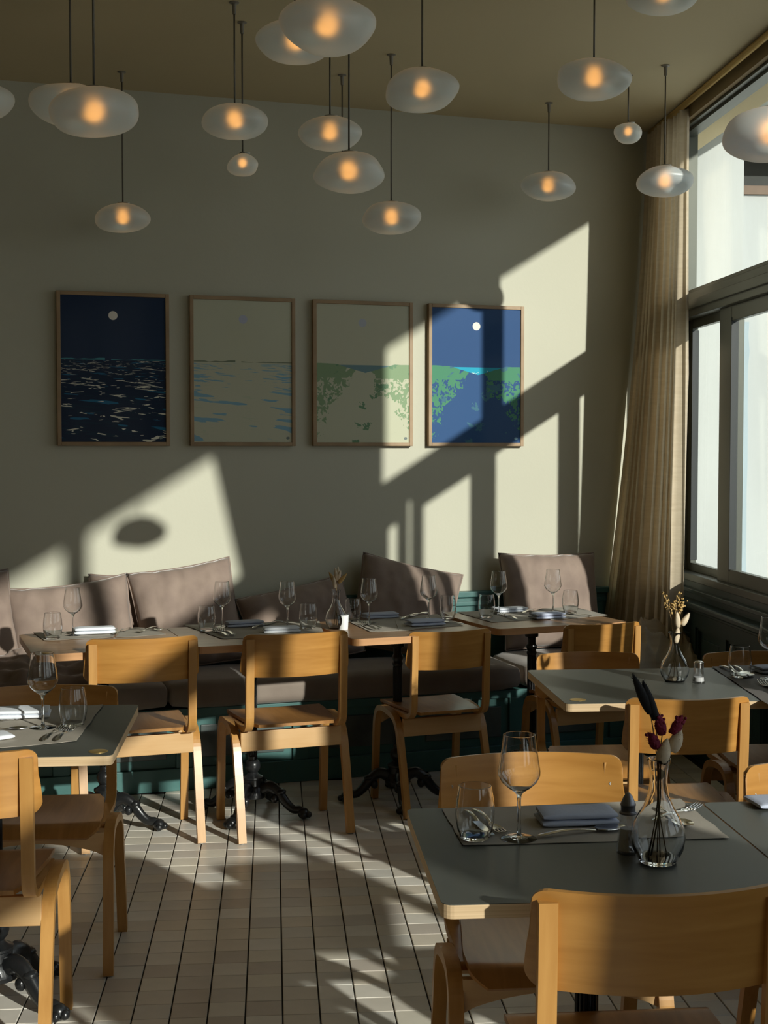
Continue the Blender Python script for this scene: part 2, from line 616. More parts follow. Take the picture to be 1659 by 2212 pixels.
# ------------------------------------------------------------------ window wall
WX0, WX1 = 2.06, 2.18
wins = [(4.34, 6.96), (0.47, 3.47), (-3.3, -0.32)]
rw = MB()
ys = [(-3.72, -3.3), (-0.32, 0.47), (3.47, 4.34), (6.96, 7.6)]
for a, b in ys:
    rw.box(WX0, WX1, a, b, 0.75, 3.13)
rw.box(WX0, WX1, -3.72, 7.6, 3.13, CEIL + 0.1)
rwo = rw.obj('wall_right', M['wall']); tag(rwo, kind='structure')
# wainscot under the windows with recessed panels
wn_ = MB()
wn_.box(2.075, 2.2, -3.72, 7.25, -0.05, 0.86)
wno = wn_.obj('trim_2', M['dteal']); tag(wno, kind='structure')
MB().box(2.035, 2.08, -3.72, 7.2, 0.0, 0.14, 0.004).obj('skirting', M['dteal'], wno)
MB().box(2.05, 2.08, -3.72, 7.2, 0.14, 0.20).obj('bottom_rail', M['dteal'], wno)
MB().box(2.05, 2.08, -3.72, 7.2, 0.64, 0.72).obj('top_rail', M['dteal'], wno)
cap = MB().box(2.0, 2.1, -3.72, 7.2, 0.735, 0.765, 0.008)
cap.box(2.03, 2.09, -3.72, 7.2, 0.715, 0.735, 0.004)
cap.box(2.045, 2.1, -3.72, 7.2, 0.80, 0.82, 0.003)
cap.obj('chair_rail', M['dteal'], wno)
y = 7.0
while y > -3.5:
    MB().box(2.05, 2.08, y - 0.045, y + 0.045, 0.20, 0.64).obj('stile', M['dteal'], wno)
    p = MB()
    a, b = y - 0.405, y - 0.045
    for (q0, q1, r0, r1) in ((a, a + 0.014, 0.2, 0.64), (b - 0.014, b, 0.2, 0.64), (a, b, 0.2, 0.214), (a, b, 0.626, 0.64)):
        p.box(2.058, 2.078, q0, q1, r0, r1)
    p.box(2.066, 2.078, a + 0.05, b - 0.05, 0.25, 0.59, 0.004)
    p.obj('recessed_panel', M['dteal'], wno)
    y -= 0.45

for k, (y0, y1) in enumerate(wins):
    f = MB()
    # outer frame
    f.box(2.07, 2.17, y0, y1, 0.85, 0.885, 0.003)
    f.box(2.062, 2.17, y0, y1, 3.112, 3.13)
    f.box(2.09, 2.15, y0, y1, 3.098, 3.112)
    f.box(2.07, 2.17, y0, y0 + 0.035, 0.88, 3.112)
    f.box(2.07, 2.17, y1 - 0.035, y1, 0.88, 3.112)
    # transom: stepped profile
    f.box(2.075, 2.165, y0, y1, 2.165, 2.285, 0.003)
    f.box(2.06, 2.12, y0, y1, 2.20, 2.245, 0.003)
    f.box(2.09, 2.15, y0, y1, 2.285, 2.305, 0.002)
    win = f.obj('window_%d' % (k + 1), M['metal_frame']); tag(win, kind='structure')
    mids = [5.46] if k == 0 else ([1.785] if k == 1 else [-1.9])
    MB().box(2.085, 2.155, mids[0] - 0.055, mids[0] + 0.055, 2.29, 3.10, 0.003).obj('mullion', M['metal_frame'], win)
    MB().box(2.118, 2.124, y0 + 0.02, y1 - 0.02, 2.29, 3.11).obj('pane', M['pane'], win)
    # sliding sashes
    if k == 0:
        sashes = [(6.18, 6.93, 2.15, 0.03), (5.30, 6.345, 2.118, 0.03), (4.685, 5.32, 2.15, 0.03), (4.37, 4.625, 2.15, 0.03)]
    elif k == 1:
        sashes = [(2.40, 3.44, 2.135, 0.03), (1.865, 2.42, 2.10, 0.03), (0.50, 1.90, 2.135, 0.03)]
    else:
        sashes = [(-1.95, -0.35, 2.135, 0.035), (-3.27, -1.85, 2.105, 0.035)]
    if k == 0:
        MB().box(2.147, 2.153, 4.62, 4.69, 0.885, 2.165).obj('pane', M['pane'], win)
    for (a, b, xx, tk) in sashes:
        sm_ = MB()
        wd = 0.06
        if k == 0 and a > 6: sd = (0.03, 0.06)
        elif k == 0 and a > 5: sd = (0.20, 0.165)
        elif k == 0 and a > 4.5: sd = (0.07, 0.05)
        elif k == 1 and a > 2: sd = (0.165, 0.06)
        elif k == 1 and a > 1: sd = (0.10, 0.02)
        elif k == 1: sd = (0.06, 0.03)
        else: sd = (0.06, 0.06)
        sa = MB()
        h = tk / 2
        sa.box(xx - h, xx + h, a, a + sd[0], 0.885, 2.165, 0.002)
        sa.box(xx - h, xx + h, b - sd[1], b, 0.885, 2.165, 0.002)
        sa.box(xx - h, xx + h, a + sd[0], b - sd[1], 0.885, 0.95 if a < 6 else 0.925, 0.002)
        sa.box(xx - h, xx + h, a + sd[0], b - sd[1], 2.095 if a < 6 else 2.12, 2.165, 0.002)
        so_ = sa.obj('sash', M['metal_frame'], win)
        MB().box(xx - 0.003, xx + 0.003, a + 0.02, b - 0.02, 0.92, 2.13).obj('pane', M['pane'], so_)
        ga = MB()
        ga.box(xx - h - 0.002, xx + h + 0.002, a + sd[0], a + sd[0] + 0.008, 0.94, 2.11)
        ga.box(xx - h - 0.002, xx + h + 0.002, b - sd[1] - 0.008, b - sd[1], 0.94, 2.11)
        ga.obj('gasket', M['gasket'], so_)

# beige reveal and brass curtain rail on the ceiling
tag(MB().box(2.035, 2.06, -3.6, 7.2, 3.125, CEIL).obj('trim_3', M['reveal']), kind='structure')
rail = MB().tube([(2.0, -3.4, CEIL - 0.017), (2.0, 7.2, CEIL - 0.017)], 0.016, 10)
ro_ = rail.obj('curtain_rail', M['brass'])
tag(ro_, 'long brass curtain rail fixed along the ceiling above the windows', 'curtain rail')

# ------------------------------------------------------------------ outside
g = MB().box(2.3, 14, -12, 16, -0.35, -0.3).obj('pavement', M['paving'])
tag(g, kind='structure')
e = empty('neighbouring_building', (2.4, 7.75, 0), 0, 'white plastered outer wall with a dark recess seen through the window', 'building')
MB().box(-0.15, 0.30, 0, 0.5, -0.3, 4.8).obj('plaster_pier', M['plaster'], e)
w2 = MB()
w2.box(0.30, 4.5, 0.12, 0.5, -0.3, 2.99)
w2.box(0.30, 4.5, 0.12, 0.5, 3.28, 4.8)
w2.box(2.5, 4.5, 0.12, 0.5, 2.99, 3.28)
w2.obj('plaster_wall', M['plaster'], e)
MB().box(0.30, 2.5, 0.42, 0.5, 2.99, 3.28).obj('recess', M['dark_box'], e)
MB().box(0.30, 2.5, 0.10, 0.42, 2.99, 3.04).obj('recess_sill', M['rust'], e)
st = MB()
pts = []
for i in range(31):
    t = i / 30
    z = -0.3 + 2.55 * t
    pts.append((0.415 + 0.012 * noise.noise(Vector((0, 0, z * 6))) + 0.006 * noise.noise(Vector((3, 0, z * 20))), z))
vs = []
for (x, z) in pts:
    vs += [(0.20, 0.10, z), (x - 0.04, 0.10, z), (x - 0.04, 0.121, z), (0.20, 0.121, z)]
fs = []
for i in range(30):
    for j in range(4):
        j2 = (j + 1) % 4
        fs.append((i * 4 + j, (i + 1) * 4 + j, (i + 1) * 4 + j2, i * 4 + j2))
st.add(vs, fs)
st.obj('painted_strip', M['plaster_b'], e)
# overhanging soffit
sf = MB().box(2.18, 2.75, -5, 9, 3.377, 3.6).obj('roof_overhang', M['concrete']); tag(sf, kind='structure')

# ------------------------------------------------------------------ curtain(s)
def curtain(name, path_top, path_bot, ztop, zbot, folds, amp, label, pool=False, seed=0, sfn=None):
    r = random.Random(seed)
    NU, NV = 150, 60
    ph = [r.uniform(0, 6.28) for _ in range(4)]

    def fn(u, v):
        # v 0 top .. 1 bottom
        a = Vector(path_top[0]).lerp(Vector(path_top[1]), u)
        b = Vector(path_bot[0]).lerp(Vector(path_bot[1]), u)
        s_ = sfn(v) if sfn else v ** 1.6
        p = a.lerp(b, s_)
        d = (Vector(path_top[1]) - Vector(path_top[0])).lerp(Vector(path_bot[1]) - Vector(path_bot[0]), s_).normalized()
        n_ = Vector((-d.y, d.x))
        w_ = u + 0.02 * sin(5 * u + ph[0]) + 0.012 * v * sin(11 * u + ph[1])
        q = sin(2 * pi * folds * w_ + 0.5 * sin(2.2 * v + ph[2]))
        q = 1 - 2 * abs(sin(pi * folds * w_ + 0.3 * sin(2.2 * v + ph[2]))) ** 0.75
        A = amp * (0.75 + 0.55 * v) * (0.8 + 0.35 * sin(3 * pi * u + ph[3]))
        off = n_ * q * A + d * 0.012 * sin(4 * pi * folds * w_) * v
        z = ztop + (zbot - ztop) * v
        return (p.x + off.x, p.y + off.y, z)
    m = MB().grid(fn, NU, NV, 0.0)
    o = m.obj(name, M['linen'])
    tag(o, label, 'curtain')
    return o


cur = curtain('curtain', ((1.985, 7.19), (2.015, 6.62)), ((1.755, 7.165), (1.985, 6.60)), CEIL - 0.03, 0.50, 9.0, 0.036,
              'floor length beige linen curtain hanging in the corner by the window', seed=3)
# pooled cloth at its foot
def pool(u, v):
    x = 1.66 + 0.47 * u
    yb = 6.60 + 0.12 * sin(3 * u)
    y = yb - 0.22 + 0.44 * v
    prof = sin(pi * min(1, max(0, v))) ** 0.6 * sin(pi * (0.06 + 0.9 * u)) ** 0.5
    a_ = noise.noise(Vector((x * 6, y * 6, 0.3)))
    wr = a_ * 0.05 + (0.5 - abs(sin(9 * u + 13 * v + 5 * a_))) * 0.045 + (0.5 - abs(sin(17 * u - 8 * v + 6 * a_ + 1))) * 0.022
    return (x, y, 0.40 + 0.24 * prof + wr * prof * 1.3)
pm = MB().grid(pool, 110, 90, 0.0).obj('pooled_hem', M['linen'], cur)
# gathered curtain of the second window, out of frame, whose edge shapes the light
cur2 = curtain('curtain', ((1.99, 3.04), (1.99, 3.72)), ((1.99, 3.40), (1.99, 3.76)), CEIL - 0.03, 0.25, 6, 0.012,
               'beige linen curtain gathered at the pier between the windows', seed=5, sfn=lambda v: min(1.0, v * 2.86))

# ------------------------------------------------------------------ bench
bench = empty('banquette_bench', wp(0, 0.62, 0), 0, 'long teal panelled bench running along the back wall', 'bench')
bench.rotation_euler[2] = WA
# local: x along, y toward wall, origin at front
BU0, BU1 = -3.4, 2.06
b_ = MB()
b_.box(BU0, BU1, 0.02, 0.60, 0.10, 0.362)
b_.obj('bench_box', M['teal'], bench)
MB().box(BU0, BU1, 0.0, 0.02, 0.0, 0.10, 0.003).obj('skirting', M['teal'], bench)
MB().box(BU0, BU1, 0.004, 0.02, 0.325, 0.362, 0.002).obj('top_rail', M['teal'], bench)
u = -3.2
while u < 2.0:
    MB().box(u - 0.035, u + 0.035, 0.006, 0.022, 0.10, 0.325, 0.002).obj('stile', M['teal'], bench)
    MB().box(u + 0.075, u + 0.455, 0.012, 0.022, 0.14, 0.285, 0.004).obj('raised_panel', M['slate'], bench)
    u += 0.53


def seat_cushion(name, a, b, label, seed, z0=0.362, z1=0.485, d0=-0.03, d1=0.44):
    """rounded slab cushion in bench axes"""
    NU, NV = 60, 40
    hx, hy, hz = (b - a) / 2, (d1 - d0) / 2, (z1 - z0) / 2
    vs = []; fs = []
    bm = bmesh.new()
    bmesh.ops.create_cube(bm, size=2)
    bmesh.ops.subdivide_edges(bm, edges=bm.edges[:], cuts=14, use_grid_fill=True)
    R = 0.045
    for v in bm.verts:
        p = Vector((v.co.x * hx, v.co.y * hy, v.co.z * hz))
        q = Vector((max(-hx + R, min(hx - R, p.x)), max(-hy + R, min(hy - R, p.y)), max(-hz + R, min(hz - R, p.z))))
        d = p - q
        if d.length > 1e-6:
            p = q + d.normalized() * min(R, d.length) if d.length > R else p
        p.z += 0.008 * noise.noise(Vector((p.x * 3 + seed, p.y * 5, 0))) if p.z > 0 else 0
        p.y += 0.008 * noise.noise(Vector((p.x * 4 + seed, 0, p.z * 9)))
        v.co = p
    bmesh.ops.recalc_face_normals(bm, faces=bm.faces)
    me = bpy.data.meshes.new(name)
    for f in bm.faces: f.smooth = True
    bm.to_mesh(me); bm.free()
    me.materials.append(M['velvet_seat'])
    o = bpy.data.objects.new(name, me)
    COL.objects.link(o)
    c = wp((a + b) / 2 , 0.62 - (d0 + d1) / 2, 0)
    # bench axis to wall axis
    o.location = (c.x, c.y, (z0 + z1) / 2)
    o.rotation_euler[2] = WA
    tag(o, label, 'seat cushion', 'long seat cushions on the bench')
    return o


seat_cushion('seat_cushion', -3.3, -0.62, 'long taupe velvet seat cushion at the left end of the bench', 1)
seat_cushion('seat_cushion', -0.615, 1.06, 'long taupe velvet seat cushion in the middle of the bench', 2)
seat_cushion('seat_cushion', 1.075, 1.98, 'short sunlit seat cushion at the right end of the bench by the curtain', 3)


def pillow(cx, zc_, wdt, hgt, th, roll, lean, dist, yaw_, label, seed, corner=0.035, sag=0.0, name='back_cushion', wr=1.0):
    """cushion leaning on the back wall. cx along wall, zc_ centre height, roll in-plane tilt"""
    NU, NV = 36, 36
    r = random.Random(seed)
    o1, o2 = r.uniform(0, 50), r.uniform(0, 50)
    vs = []; fs = []
    k = NV + 1
    for side in (1, -1):
        for i in range(NU + 1):
            for j in range(NV + 1):
                a = -1 + 2 * i / NU; b = -1 + 2 * j / NV
                # inward bowed edges, pointed corners
                xa = a * wdt / 2 * (1 - corner * 1.6 * (1 - b * b) * abs(a) ** 3)
                zb = b * hgt / 2 * (1 - corner * 1.6 * (1 - a * a) * abs(b) ** 3)
                e_ = max(0.0, 1 - abs(a) ** 3.2) * max(0.0, 1 - abs(b) ** 3.2)
                t = th / 2 * e_ ** 0.42
                # crease fans near edges
                cr_ = 0.006 * wr * sin(14 * a + o1 + 3 * noise.noise(Vector((a * 2, b, o1)))) * abs(b) ** 2 * (e_ ** 0.3) + \
                    0.010 * wr * noise.noise(Vector((a * 3.2, b * 3.2, o1))) * e_ ** 0.3 + \
                    0.005 * wr * noise.noise(Vector((a * 9, b * 5, o2)))* e_ ** 0.3
                zb += 0.006 * noise.noise(Vector((a * 5, 0, o2))) * (1 if b > 0.9 else 0)
                zb -= sag * (1 - a * a) * max(0, b)
                vs.append(Vector((xa, -side * (t + cr_ * (1 if t > 0 else 0)), zb)))
    n = (NU + 1) * k
    for i in range(NU):
        for j in range(NV):
            fs.append((i * k + j, (i + 1) * k + j, (i + 1) * k + j + 1, i * k + j + 1))
            fs.append((n + i * k + j, n + i * k + j + 1, n + (i + 1) * k + j + 1, n + (i + 1) * k + j))
    o = MB().add(vs, fs, True).obj(name, M['velvet'])
    bm = bmesh.new(); bm.from_mesh(o.data)
    bmesh.ops.remove_doubles(bm, verts=bm.verts, dist=0.0004)
    bmesh.ops.recalc_face_normals(bm, faces=bm.faces)
    bm.to_mesh(o.data); bm.free()
    # piping seam around the edge
    c = wp(cx, dist, zc_)
    o.matrix_world = Matrix.Translation(c) @ Matrix.Rotation(WA + yaw_, 4, 'Z') @ Matrix.Rotation(-lean, 4, 'X') @ Matrix.Rotation(roll, 4, 'Y')
    loop = []
    for t in range(0, 96):
        s_ = t / 96 * 4
        q = int(s_); fr = s_ - q
        a, b = [(-1 + 2 * fr, -1), (1, -1 + 2 * fr), (1 - 2 * fr, 1), (-1, 1 - 2 * fr)][q]
        xa = a * wdt / 2 * (1 - corner * 1.6 * (1 - b * b) * abs(a) ** 3)
        zb = b * hgt / 2 * (1 - corner * 1.6 * (1 - a * a) * abs(b) ** 3) - sag * (1 - a * a) * max(0, b)
        loop.append((xa, 0, zb))
    loop.append(loop[0])
    MB().tube(loop, 0.0045, 6, cap=False).obj('piping', M['velvet'], o)
    tag(o, label, 'cushion', 'taupe velvet cushions on the bench')
    return o


def pu(px, d=0.12):
    """wall coordinate of pixel column at depth d from wall"""
    dd = _f + _r * ((px - 829.5) / FPX)
    n_ = Vector((-sin(WA), cos(WA), 0))
    t = (n_.dot(Vector((0, YF, 0))) - d) / n_.dot(dd)
    q = dd * t
    return q.x * cos(WA) + (q.y - YF) * sin(WA)


P_ = pillow
P_(pu(-88), 0.70, 0.50, 0.50, 0.17, radians(-4), radians(14), 0.24, 0.25, 'taupe velvet cushion cut off by the left edge, on the bench', 11)
P_(pu(154, .16), 0.675, 0.57, 0.46, 0.19, radians(-6), radians(17), 0.17, 0, 'slumped cushion second from the left on the bench, under a dark shadow stripe', 12, sag=0.01)
P_(pu(262, .08), 0.70, 0.30, 0.44, 0.10, radians(0), radians(8), 0.075, 0, 'cushion hidden behind the two left ones, only its top edge peeping out', 17)
P_(pu(405, .16), 0.715, 0.50, 0.50, 0.17, radians(-8), radians(16), 0.16, 0, 'upright sunlit cushion with slanting top edge, left of the middle of the bench', 13)
P_(pu(646, .16), 0.655, 0.56, 0.40, 0.17, radians(-11), radians(22), 0.19, 0.05, 'shaded cushion lying low and tilted in the middle of the bench', 14)
P_(pu(872, .14), 0.715, 0.52, 0.47, 0.17, radians(14), radians(18), 0.17, -0.1, 'cushion tipped down to the right with two shadow stripes', 15)
P_(pu(1190, .15), 0.725, 0.54, 0.50, 0.18, radians(1), radians(14), 0.15, 0, 'rightmost cushion on the bench, beside the curtain', 16)
P_(pu(120, .42), 0.515, 0.62, 0.30, 0.13, radians(2), radians(66), 0.43, 0, 'dark crumpled throw cushion lying flat on the bench under the left wooden table', 18, name='throw_cushion', wr=2.6)

# ------------------------------------------------------------------ chairs
def smooth_path(pts, n=8):
    out = []
    P = [pts[0]] + list(pts) + [pts[-1]]
    for i in range(1, len(P) - 2):
        for k in range(n):
            t = k / n
            a, b, c, d = P[i - 1], P[i], P[i + 1], P[i + 2]
            out.append(tuple(0.5 * ((2 * b[q]) + (-a[q] + c[q]) * t + (2 * a[q] - 5 * b[q] + 4 * c[q] - d[q]) * t * t +
                                    (-a[q] + 3 * b[q] - 3 * c[q] + d[q]) * t ** 3) for q in range(len(b))))
    out.append(pts[-1])
    return out


def make_chair():
    t = empty('dining_chair', (0, 0, 0), 0, 'x', 'chair', 'honey wood dining chairs')
    # seat: moulded ply with rolled front edge and clipped rear corners
    def seat(u, v):
        y = -0.19 + 0.40 * v
        wv = 0.163 + 0.030 * min(1, v * 1.5)
        if v < 0.10: wv = 0.150 + 0.13 * v
        if v > 0.88: wv -= 0.035 * ((v - 0.88) / 0.12) ** 2
        x = (2 * u - 1) * wv
        a = 2 * u - 1
        z = 0.450 - 0.010 * (1 - a * a) * sin(pi * min(1, v * 1.1)) + 0.004 * v
        if v > 0.82:
            q = (v - 0.82) / 0.18
            z -= 0.034 * q * q
            y -= 0.012 * q * q
        return (x, y, z)
    MB().grid(seat, 20, 28, 0.012).obj('seat', M['wood_seat'], t)

    def back(u, v):
        a = 2 * u - 1
        a = math.copysign(1 - (1 - abs(a)) ** 1.7, a)
        W_, R = 0.209, 0.028
        x = a * W_
        h = 0.0825
        ex = max(0, abs(x) - (W_ - R))
        hh = h - R + sqrt(max(0, R * R - ex * ex))
        z = 0.7175 + (2 * v - 1) * hh
        y = -0.228 + 0.058 * (abs(a) ** 2.0) - 0.02 * (2 * v - 1) * 0.4
        return (x, y, z)
    MB().grid(lambda u, v: back(1 - u, v), 40, 8, 0.010).obj('backrest', M['wood'], t)
    for s in (-1, 1):
        p = [(0.10, 0.431), (0.0, 0.428), (-0.10, 0.426), (-0.145, 0.428), (-0.178, 0.445), (-0.192, 0.48), (-0.194, 0.56), (-0.201, 0.70), (-0.203, 0.782)]
        mb = MB().strip([(a, b) for a, b in smooth_path(p, 5)], s * 0.186 - 0.0155, s * 0.186 + 0.0155, 0.019)
        up = mb.obj('upright', M['wood_strip'], t)
        ps = [(-0.193, 0.0), (-0.158, 0.16), (-0.122, 0.30), (-0.095, 0.375), (-0.055, 0.412), (0.02, 0.427), (0.08, 0.428), (0.122, 0.412), (0.146, 0.365), (0.155, 0.30), (0.165, 0.16), (0.178, 0.0)]
        q = smooth_path(ps, 5)
        lf = MB().strip(q, s * 0.2175 - 0.0155, s * 0.2175 + 0.0155, 0.024).obj('leg_frame', M['wood_strip'], t)
        for (yy) in (-0.192, 0.177):
            MB().lathe([(0, 0), (0.009, 0), (0.009, 0.006), (0, 0.006)], 10, (s * 0.2175, yy, -0.0025)).obj('glide', M['glide'], lf)
        sc_ = MB().lathe([(0, 0), (0.0046, 0), (0.0040, 0.0014), (0.0014, 0.0016), (0, 0.0006)], 12)
        so_ = sc_.obj('screw', M['screw'], t, (s * 0.184, -0.1865, 0.735))
        so_.rotation_euler = (radians(-90), 0, 0)
    MB().box(-0.203, 0.203, -0.120, -0.101, 0.335, 0.412, 0.002).obj('rear_rail', M['wood_pale'], t)

    def rail(u, v):
        x = -0.203 + 0.406 * u
        zb = 0.350 + 0.04 * (sin(pi * u) ** 0.7)
        return (x, 0.128, zb + (0.42 - zb) * v)
    MB().grid(lambda u, v: rail(u, v), 16, 2, 0.018).obj('front_rail', M['wood_pale'], t)
    return t


chair = make_chair()
G = 'honey wood dining chairs'
chairs = [
    ((0.038, 5.433), 15, (1, 1, 1), 'bentwood chair seen from behind in full, second from the left along the bench tables'),
    ((-0.535, 5.345), 14, (1, 1, 1), 'bentwood chair leftmost along the bench tables, a diagonal shadow across its back'),
    ((0.665, 5.73), 17, (0.87, 1, 0.955), 'chair at the third bench table, half its back in shadow, seat pale'),
    ((1.345, 5.90), 16, (0.87, 1, 0.955), 'chair nearest the curtain with two shadow stripes on its back'),
    ((1.13, 4.66), 180, (0.90, 1, 0.955), 'chair behind the right grey table with a bright glare on its back'),
    ((1.205, 4.075), 0, (0.88, 1, 0.975), 'chair with its back towards the right grey table front, a wide shadow band across it'),
    ((0.585, 2.87), 180, (1, 1, 1), 'chair facing us behind the front grey table, its screws showing'),
    ((1.245, 2.74), 180, (1, 1, 1), 'chair cut off at the right edge, facing us behind the front tables'),
    ((0.618, 2.32), 0, (1, 1, 1), 'large chair back in the lower right corner, mostly in shade'),
    ((-0.68, 4.08), 180, (0.95, 1, 0.96), 'shaded chair facing us behind the left grey table'),
    ((-0.775, 3.50), 0, (1, 1, 0.98), 'chair cut off at the lower left edge in front of the left grey table'),
    ((1.745, 4.63), 180, (0.95, 1, 0.955), 'dark shaded chair at the right edge behind the wine glass'),
]
for (xy, r, sc_, lab) in chairs:
    place(chair, (xy[0], xy[1], 0.0025 * sc_[2]), radians(r), lab, G, sc_)


# ------------------------------------------------------------------ tables
def rounded_rect(x0, x1, y0, y1, r, z0, z1, n=5):
    pts = []
    for cx_, cy_, a0 in ((x1 - r, y1 - r, 0), (x0 + r, y1 - r, 90), (x0 + r, y0 + r, 180), (x1 - r, y0 + r, 270)):
        for k in range(n + 1):
            a = radians(a0 + 90 * k / n)
            pts.append((cx_ + r * cos(a), cy_ + r * sin(a)))
    m = len(pts)
    vs = [(a, b, z0) for a, b in pts] + [(a, b, z1) for a, b in pts]
    fs = [tuple(range(m))[::-1], tuple(range(m, 2 * m))] + [(q, (q + 1) % m, (q + 1) % m + m, q + m) for q in range(m)]
    return vs, fs


def pedestal(parent, cx, cy, top, s=1.0, rot=0.0):
    c = MB()
    prof = [(0.0, 0.075), (0.052, 0.075), (0.055, 0.088), (0.050, 0.098), (0.046, 0.118), (0.040, 0.125), (0.040, 0.150), (0.043, 0.153),
            (0.043, 0.160), (0.030, 0.166), (0.020, 0.178), (0.029, 0.190), (0.033, 0.205), (0.029, 0.222), (0.018, 0.232), (0.020, 0.245), (0.0165, 0.25),
            (0.0165, 0.58), (0.021, 0.585), (0.023, 0.595), (0.019, 0.605), (0.024, 0.615), (0.024, 0.625), (0.018, 0.635), (0.018, top - 0.06),
            (0.03, top - 0.055), (0.03, top - 0.012), (0, top - 0.012)]
    c.lathe([(r * s, z) for r, z in prof], 20, (cx, cy, 0), flute=0)
    co = c.obj('column', M['iron'], parent)
    rb = MB()
    for k in range(16):
        a = 2 * pi * k / 16
        rb.tube([(cx + 0.0175 * s * cos(a), cy + 0.0175 * s * sin(a), 0.25), (cx + 0.0175 * s * cos(a), cy + 0.0175 * s * sin(a), 0.58)], 0.0025, 4, False)
        rb.tube([(cx + 0.044 * s * cos(a), cy + 0.044 * s * sin(a), 0.108), (cx + 0.051 * s * cos(a), cy + 0.051 * s * sin(a), 0.090)], 0.004, 4)
    rb.obj('fluting', M['iron'], co)
    MB().box(cx - 0.15, cx + 0.15, cy - 0.02, cy + 0.02, top - 0.014, top, 0.003).box(cx - 0.02, cx + 0.02, cy - 0.15, cy + 0.15, top - 0.014, top, 0.003) \
        .obj('top_plate', M['iron'], parent)
    for k in range(4):
        a = rot + pi / 4 + k * pi / 2
        path = smooth_path([(0.03, 0.105), (0.075, 0.125), (0.115, 0.100), (0.15, 0.058), (0.180, 0.036), (0.205, 0.038), (0.222, 0.03)], 4)
        rr = [0.026 - 0.012 * (i / (len(path) - 1)) for i in range(len(path))]
        f = MB().tube([(cx + r * cos(a), cy + r * sin(a), z) for r, z in path], [q * s for q in rr], 8, True, 0.8)
        for (q, dz, rad) in ((0.0, 0.0, 0.024), (0.022, -0.004, 0.014)):
            f.sphere((cx + (0.222 + q) * cos(a), cy + (0.222 + q) * sin(a), 0.024 + dz), rad, 10, 7, (1, 1, 0.98))
        for sg in (-1, 1):
            f.sphere((cx + 0.228 * cos(a) - sg * 0.018 * sin(a), cy + 0.228 * sin(a) + sg * 0.018 * cos(a), 0.018), 0.0145, 9, 6)
            # scroll under the knee
            f.sphere((cx + 0.10 * cos(a) - sg * 0.010 * sin(a), cy + 0.10 * sin(a) + sg * 0.010 * cos(a), 0.078), 0.016, 8, 6, (1, 1, 1.2))
        f.sphere((cx + 0.125 * cos(a), cy + 0.125 * sin(a), 0.105), 0.017, 8, 6, (1.3, 1.3, 0.8))
        f.obj('foot', M['iron'], parent)


def wood_table(x, y, rz, wdt, dep, label, disc=None, prot=0.0):
    t = empty('bistro_table', (x, y, 0), rz, label, 'table', 'wooden tables along the bench')
    vs, fs = rounded_rect(0, wdt, 0, dep, 0.03, 0.722, 0.7495)
    MB().add(vs, fs).obj('edge_band', M['table_edge'], t)
    vs, fs = rounded_rect(0.0008, wdt - 0.0008, 0.0008, dep - 0.0008, 0.029, 0.7485, 0.75)
    MB().add(vs, fs).obj('tabletop', M['table_wood'], t)
    pedestal(t, wdt / 2, dep / 2, 0.722, 1.0, prot)
    if disc:
        d = MB().lathe([(0, 0.0), (0.021, 0.0), (0.021, 0.0008), (0.016, 0.0016), (0, 0.0014)], 20, (disc[0], disc[1], 0.75))
        tag(d.obj('brass_disc', M['brass'], t), 'small brass disc set in the corner')
    return t


wood_table(-0.882, 5.087, radians(15), 0.60, 0.60, 'leftmost wooden bistro table by the bench', (0.06, 0.05), 0.3)
wood_table(-0.300, 5.243, radians(15), 0.60, 0.60, 'second wooden bistro table from the left by the bench, with the flower vase', None, 0.15)
wood_table(0.318, 5.410, radians(17.5), 0.62, 0.58, 'third wooden bistro table from the left by the bench', None, 0.5)
wood_table(0.940, 5.670, radians(18), 0.64, 0.58, 'wooden bistro table at the right end by the curtain', None, 0.1)


def grey_table(x0, x1, y0, y1, label, disc=None, cols=None):
    t = empty('dining_table', (x0, y0, 0), 0, label, 'table', 'dark grey topped tables')
    wdt, dep = x1 - x0, y1 - y0
    vs, fs = rounded_rect(0, wdt, 0, dep, 0.02, 0.7255, 0.7485)
    MB().add(vs, fs).obj('plywood_core', M['ply_edge'], t)
    vs, fs = rounded_rect(0.0, wdt, 0.0, dep, 0.02, 0.7485, 0.75)
    MB().add(vs, fs).obj('laminate_top', M['laminate'], t)
    for q in (cols or [wdt / 2]):
        pedestal(t, q, dep / 2, 0.7255, 1.15, 0.2)
    if disc:
        d = MB().lathe([(0, 0.0), (0.024, 0.0), (0.024, 0.0008), (0.018, 0.0018), (0, 0.0014)], 24, (disc[0], disc[1], 0.75))
        tag(d.obj('brass_disc', M['brass'], t), 'small brass disc set in the corner')
    return t


grey_table(-1.11, -0.397, 3.385, 4.064, 'dark grey table with pale plywood edge at the left', (0.713 - 0.04, 0.05))
grey_table(0.862, 2.02, 3.975, 4.60, 'dark grey table on the right holding a vase of golden dry flowers', (0.05, 0.06), [0.30, 0.88])
grey_table(0.276, 0.905, 2.217, 2.827, 'large dark grey table in the foreground with the crimson flower vase')
grey_table(0.909, 1.54, 2.217, 2.827, 'dark grey table butted against the foreground table at the right edge')

